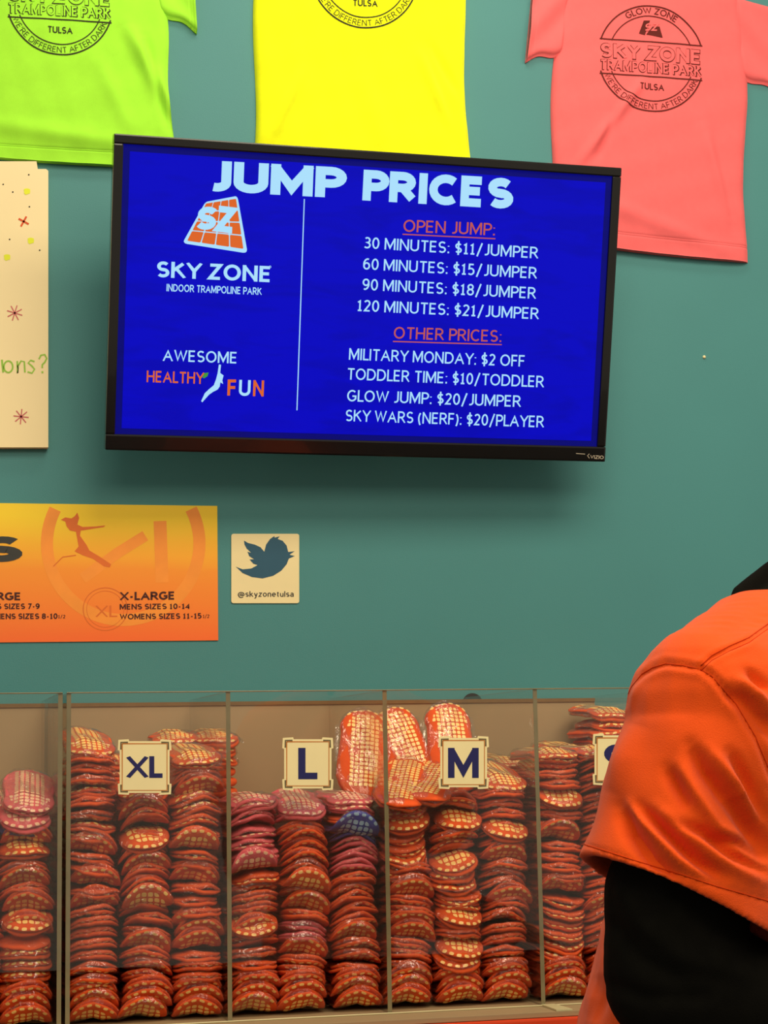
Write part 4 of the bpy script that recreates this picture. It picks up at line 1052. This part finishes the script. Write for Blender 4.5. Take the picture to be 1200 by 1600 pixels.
# the body under the clothes: head, neck, arms, hands, legs as one skinned surface
def skin_body():
    J = {}; me = bpy.data.meshes.new('body'); P, E, Rr = [], [], []
    def jn(p, r, par=None):
        P.append(tuple(p)); Rr.append(r); i = len(P)-1
        if par is not None: E.append((par, i))
        return i
    H = lambda px, py, d: atD(px, py, d)
    pel = H(1050, 1900, TD); g = lambda x, y, z: pel+CR*x+CFH*y+np.array([0, 0, 1])*z
    root = jn(pel, .13)
    waist = jn(H(1070, 1650, TD), .09, root); chest = jn(H(1140, 1300, TD), .09, waist); up_ = jn(H(1185, 1110, TD), .065, chest)
    neck = jn(H(1245, 985, TD), .052, up_); nk2 = jn(H(1275, 925, TD), .052, neck); skull = jn(H(1318, 850, TD), .082, nk2); jn(H(1345, 770, TD), .078, skull)
    zfl = 0.0
    for sd in (-1, 1):
        hip = jn(g(.0, .09*sd, -.06), .085, root); z0 = pel[2]
        kn = g(.02, .10*sd, 0); kn[2] = .50; an = g(-.02, .11*sd, 0); an[2] = .09; toe = g(.15, .12*sd, 0); toe[2] = .045
        k1 = jn(kn, .058, hip); a1 = jn(an, .038, k1); jn(toe, .032, a1)
    for sd, dd in ((-1, 2.24), (1, 2.80)):
        sh = jn(H(1125, 1150, dd), .058, up_); el = jn(H(1065, 1500, dd-.02), .046, sh); wr = jn(H(1372, 1604, dd+.03), .027, el)
        f0 = atD(1372, 1604, dd+.03); dirx = CR*.93+np.array([0, 0, -.36]); pal = jn(f0+dirx*.055, .030, wr)
        for k, (off, ln) in enumerate(((-.030, .062), (-.010, .075), (.010, .070), (.030, .056))):
            b0 = f0+dirx*.095+CFH*off; k1 = jn(b0, .0095, pal); k2 = jn(b0+dirx*ln*.5+np.array([0, 0, -.008]), .0085, k1); jn(b0+dirx*ln*.85+np.array([0, 0, -.03]), .0075, k2)
        th_ = jn(f0+dirx*.045+CFH*(-.036*sd*-1), .011, pal); jn(f0+dirx*.085+CFH*(.055*sd), .009, th_)
    me.from_pydata(P, E, []); o = bpy.data.objects.new('body', me); col.objects.link(o)
    m = o.modifiers.new('skin', 'SKIN'); m.use_smooth_shade = True
    for i, v in enumerate(me.skin_vertices[0].data): v.radius = (Rr[i], Rr[i]); v.use_root = (i == 0)
    o.modifiers.new('sub', 'SUBSURF').levels = 2; o.modifiers['sub'].render_levels = 2
    dg = bpy.context.evaluated_depsgraph_get(); r = bpy.data.meshes.new_from_object(o.evaluated_get(dg)); bpy.data.objects.remove(o); return r
def mobj(name, me, m, parent):
    me.materials.clear(); me.materials.append(m); o = bpy.data.objects.new(name, me); col.objects.link(o); o.parent = parent; o.matrix_parent_inverse = parent_inv(parent); return o
bme = skin_body(); bme.shade_smooth(); mobj('body', bme, M['skin'], person)
mobj('t_shirt', shirt_me, M['shirt'], person)
sb = BVHTree.FromPolygons([v.co[:] for v in shirt_me.vertices], [tuple(p.vertices) for p in shirt_me.polygons])
def on_shirt(px, py, lift=.0006):
    r_ = Vector(ray(px, py)).normalized(); h = sb.ray_cast(Vector(CAM), r_)
    return (h[0]-r_*lift) if h[0] else None
def dense(P, st=5):
    out = []
    for a_, b_ in zip(P, P[1:]):
        n = max(1, int(math.hypot(b_[0]-a_[0], b_[1]-a_[1])/st)); out += [(a_[0]+(b_[0]-a_[0])*i/n, a_[1]+(b_[1]-a_[1])*i/n) for i in range(n)]
    return out+[P[-1]]
for P, off in ((SEAM_A, 0), (SEAM_S, -4), (SEAM_S, 4), (SEAM_H, 0)):
    pts = [on_shirt(x, y+off) for x, y in dense(P)]; pts = [p for p in pts if p is not None]
    run = [pts[0]]
    for p in pts[1:]:
        if (p-run[-1]).length < .03: run.append(p)
    if len(run) > 3: V, Fc = tube(run, .0007, 5); mesh_obj('seam', V, Fc, M['shirt_seam'], person, True)
# black hoodie: arms, collar and folded hood
for dd in (2.21, 2.80):
    hp = capsule(atD(1098, 1310, dd), .066, atD(1058, 1400, dd), .0865); hp += capsule(atD(1058, 1400, dd), .0865, atD(1058, 1528, dd), .0875, 5)
    hp += capsule(atD(1058, 1528, dd), .0875, atD(1350, 1604, dd+.03), .05, 14)
    hood_me = remeshed(hp, .006, 6)
    N = len(hood_me.vertices); co = np.empty(N*3); hood_me.vertices.foreach_get('co', co); co = co.reshape(-1, 3); no = np.empty(N*3); hood_me.vertices.foreach_get('normal', no); no = no.reshape(-1, 3)
    d = co-CAM; dz_ = d@CF; PX = 600+F_PX*(d@CR)/dz_; PY = 800-F_PX*(d@CU)/dz_
    disp = np.zeros(N)
    for P, wd, am in (([(975, 1390), (1000, 1440), (1060, 1490), (1150, 1520)], 16, .006), ([(960, 1450), (1000, 1500), (1060, 1530)], 14, -.005), ([(1060, 1400), (1120, 1450), (1210, 1470)], 14, -.005), ([(955, 1540), (1010, 1560), (1100, 1560)], 12, -.005)):
        b_, t_ = polydist(P); disp += am*np.exp(-(b_/wd)**2)
    hood_me.vertices.foreach_set('co', (co+no*disp[:, None]).ravel()); hood_me.update(); hood_me.shade_smooth(); mobj('hoodie_sleeve', hood_me, M['hoodie'], person)
hp = []
def hring(cx, cy, rx, rd, rz, rad, n=22):
    c = atD(cx, cy, TD); pts = []
    for i in range(n):
        t = 2*math.pi*i/n; pts.append(c+CR*px2m(rx, TD)*math.cos(t)+CFH*rd*math.sin(t)+np.array([0, 0, 1])*rz*math.cos(t))
    for p in pts: hp.append(sphere(p, rad, 12, 8))
hring(1226, 950, 98, .088, .022, .021); hring(1240, 936, 84, .082, .022, .023); hring(1262, 924, 66, .07, .02, .026)
hp += capsule(atD(1168, 936, TD), .024, atD(1222, 912, TD), .036, 4)
cme = remeshed(hp, .006, 5); cme.shade_smooth(); mobj('hood', cme, M['hoodie'], person)
# head details (outside the picture, to the right)
hc = np.array(atD(1352, 802, TD)); fwd = CR
hv = sphere((0, 0, 0), 1.0, 24, 16); V = [hc+np.array(v)[0]*CR*.102+np.array(v)[1]*CFH*.080+np.array([0, 0, np.array(v)[2]*.125]) for v in hv[0]]
hd = mesh_obj('head', V, hv[1], M['skin'], person, True)
V = [hc-CR*.012+np.array([0, 0, .014])+np.array(v)[0]*CR*.102*(.93 if np.array(v)[0] > 0 else 1.02)+np.array(v)[1]*CFH*.087+np.array([0, 0, max(-.35, np.array(v)[2])*.128]) for v in hv[0]]
V = [v if (v-hc)@CR < .062 or v[2] > hc[2]+.055 else v-CR*(((v-hc)@CR)-.062) for v in V]
mesh_obj('hair', V, hv[1], M['hair'], hd, True)
V, Fc = tube([hc+CR*.092+np.array([0, 0, .01]), hc+CR*.112-np.array([0, 0, .02]), hc+CR*.118-np.array([0, 0, .032]), hc+CR*.098-np.array([0, 0, .038])], [.006, .009, .009, .007], 10); mesh_obj('nose', V, Fc, M['skin'], hd, True)
for sd in (-1, 1):
    v, f_ = sphere(hc+CR*.084+CFH*.031*sd+np.array([0, 0, .008]), .0125, 12, 8); mesh_obj('eye', v, f_, M['eye'], hd, True)
    V, Fc = tube([hc+CFH*.078*sd+np.array([0, 0, .022])-CR*.004, hc+CFH*.090*sd+np.array([0, 0, .018])-CR*.018, hc+CFH*.090*sd-np.array([0, 0, .015])-CR*.014, hc+CFH*.077*sd-np.array([0, 0, .026])], .007, 8); mesh_obj('ear', V, Fc, M['skin'], hd, True)
V, Fc = tube([hc+CR*.086-CFH*.024-np.array([0, 0, .066]), hc+CR*.094-np.array([0, 0, .064]), hc+CR*.086+CFH*.024-np.array([0, 0, .066])], .005, 8); mesh_obj('mouth', V, Fc, M['marker_pink'], hd, True)
# trousers and shoes
pel = atD(1050, 1900, TD); g = lambda x, y, z: np.array([*(pel+CR*x+CFH*y)[:2], z])
hp = capsule(g(0, -.07, pel[2]-.02), .125, g(0, .07, pel[2]-.02), .125, 4)
for sd in (-1, 1):
    hp += capsule(g(0, .09*sd, pel[2]-.06), .105, g(.02, .10*sd, .50), .078, 12); hp += capsule(g(.02, .10*sd, .50), .078, g(-.02, .11*sd, .13), .058, 10)
tme = remeshed(hp, .009, 4); tme.shade_smooth(); mobj('trousers', tme, M['trouser'], person)
for sd in (-1, 1):
    hp = capsule(g(-.05, .11*sd, .052), .050, g(.14, .12*sd, .042), .040, 8); sme = remeshed(hp, .008, 3)
    for v in sme.vertices: v.co.z = max(v.co.z, .001)
    sme.shade_smooth(); mobj('shoe', sme, M['shoe'], person)
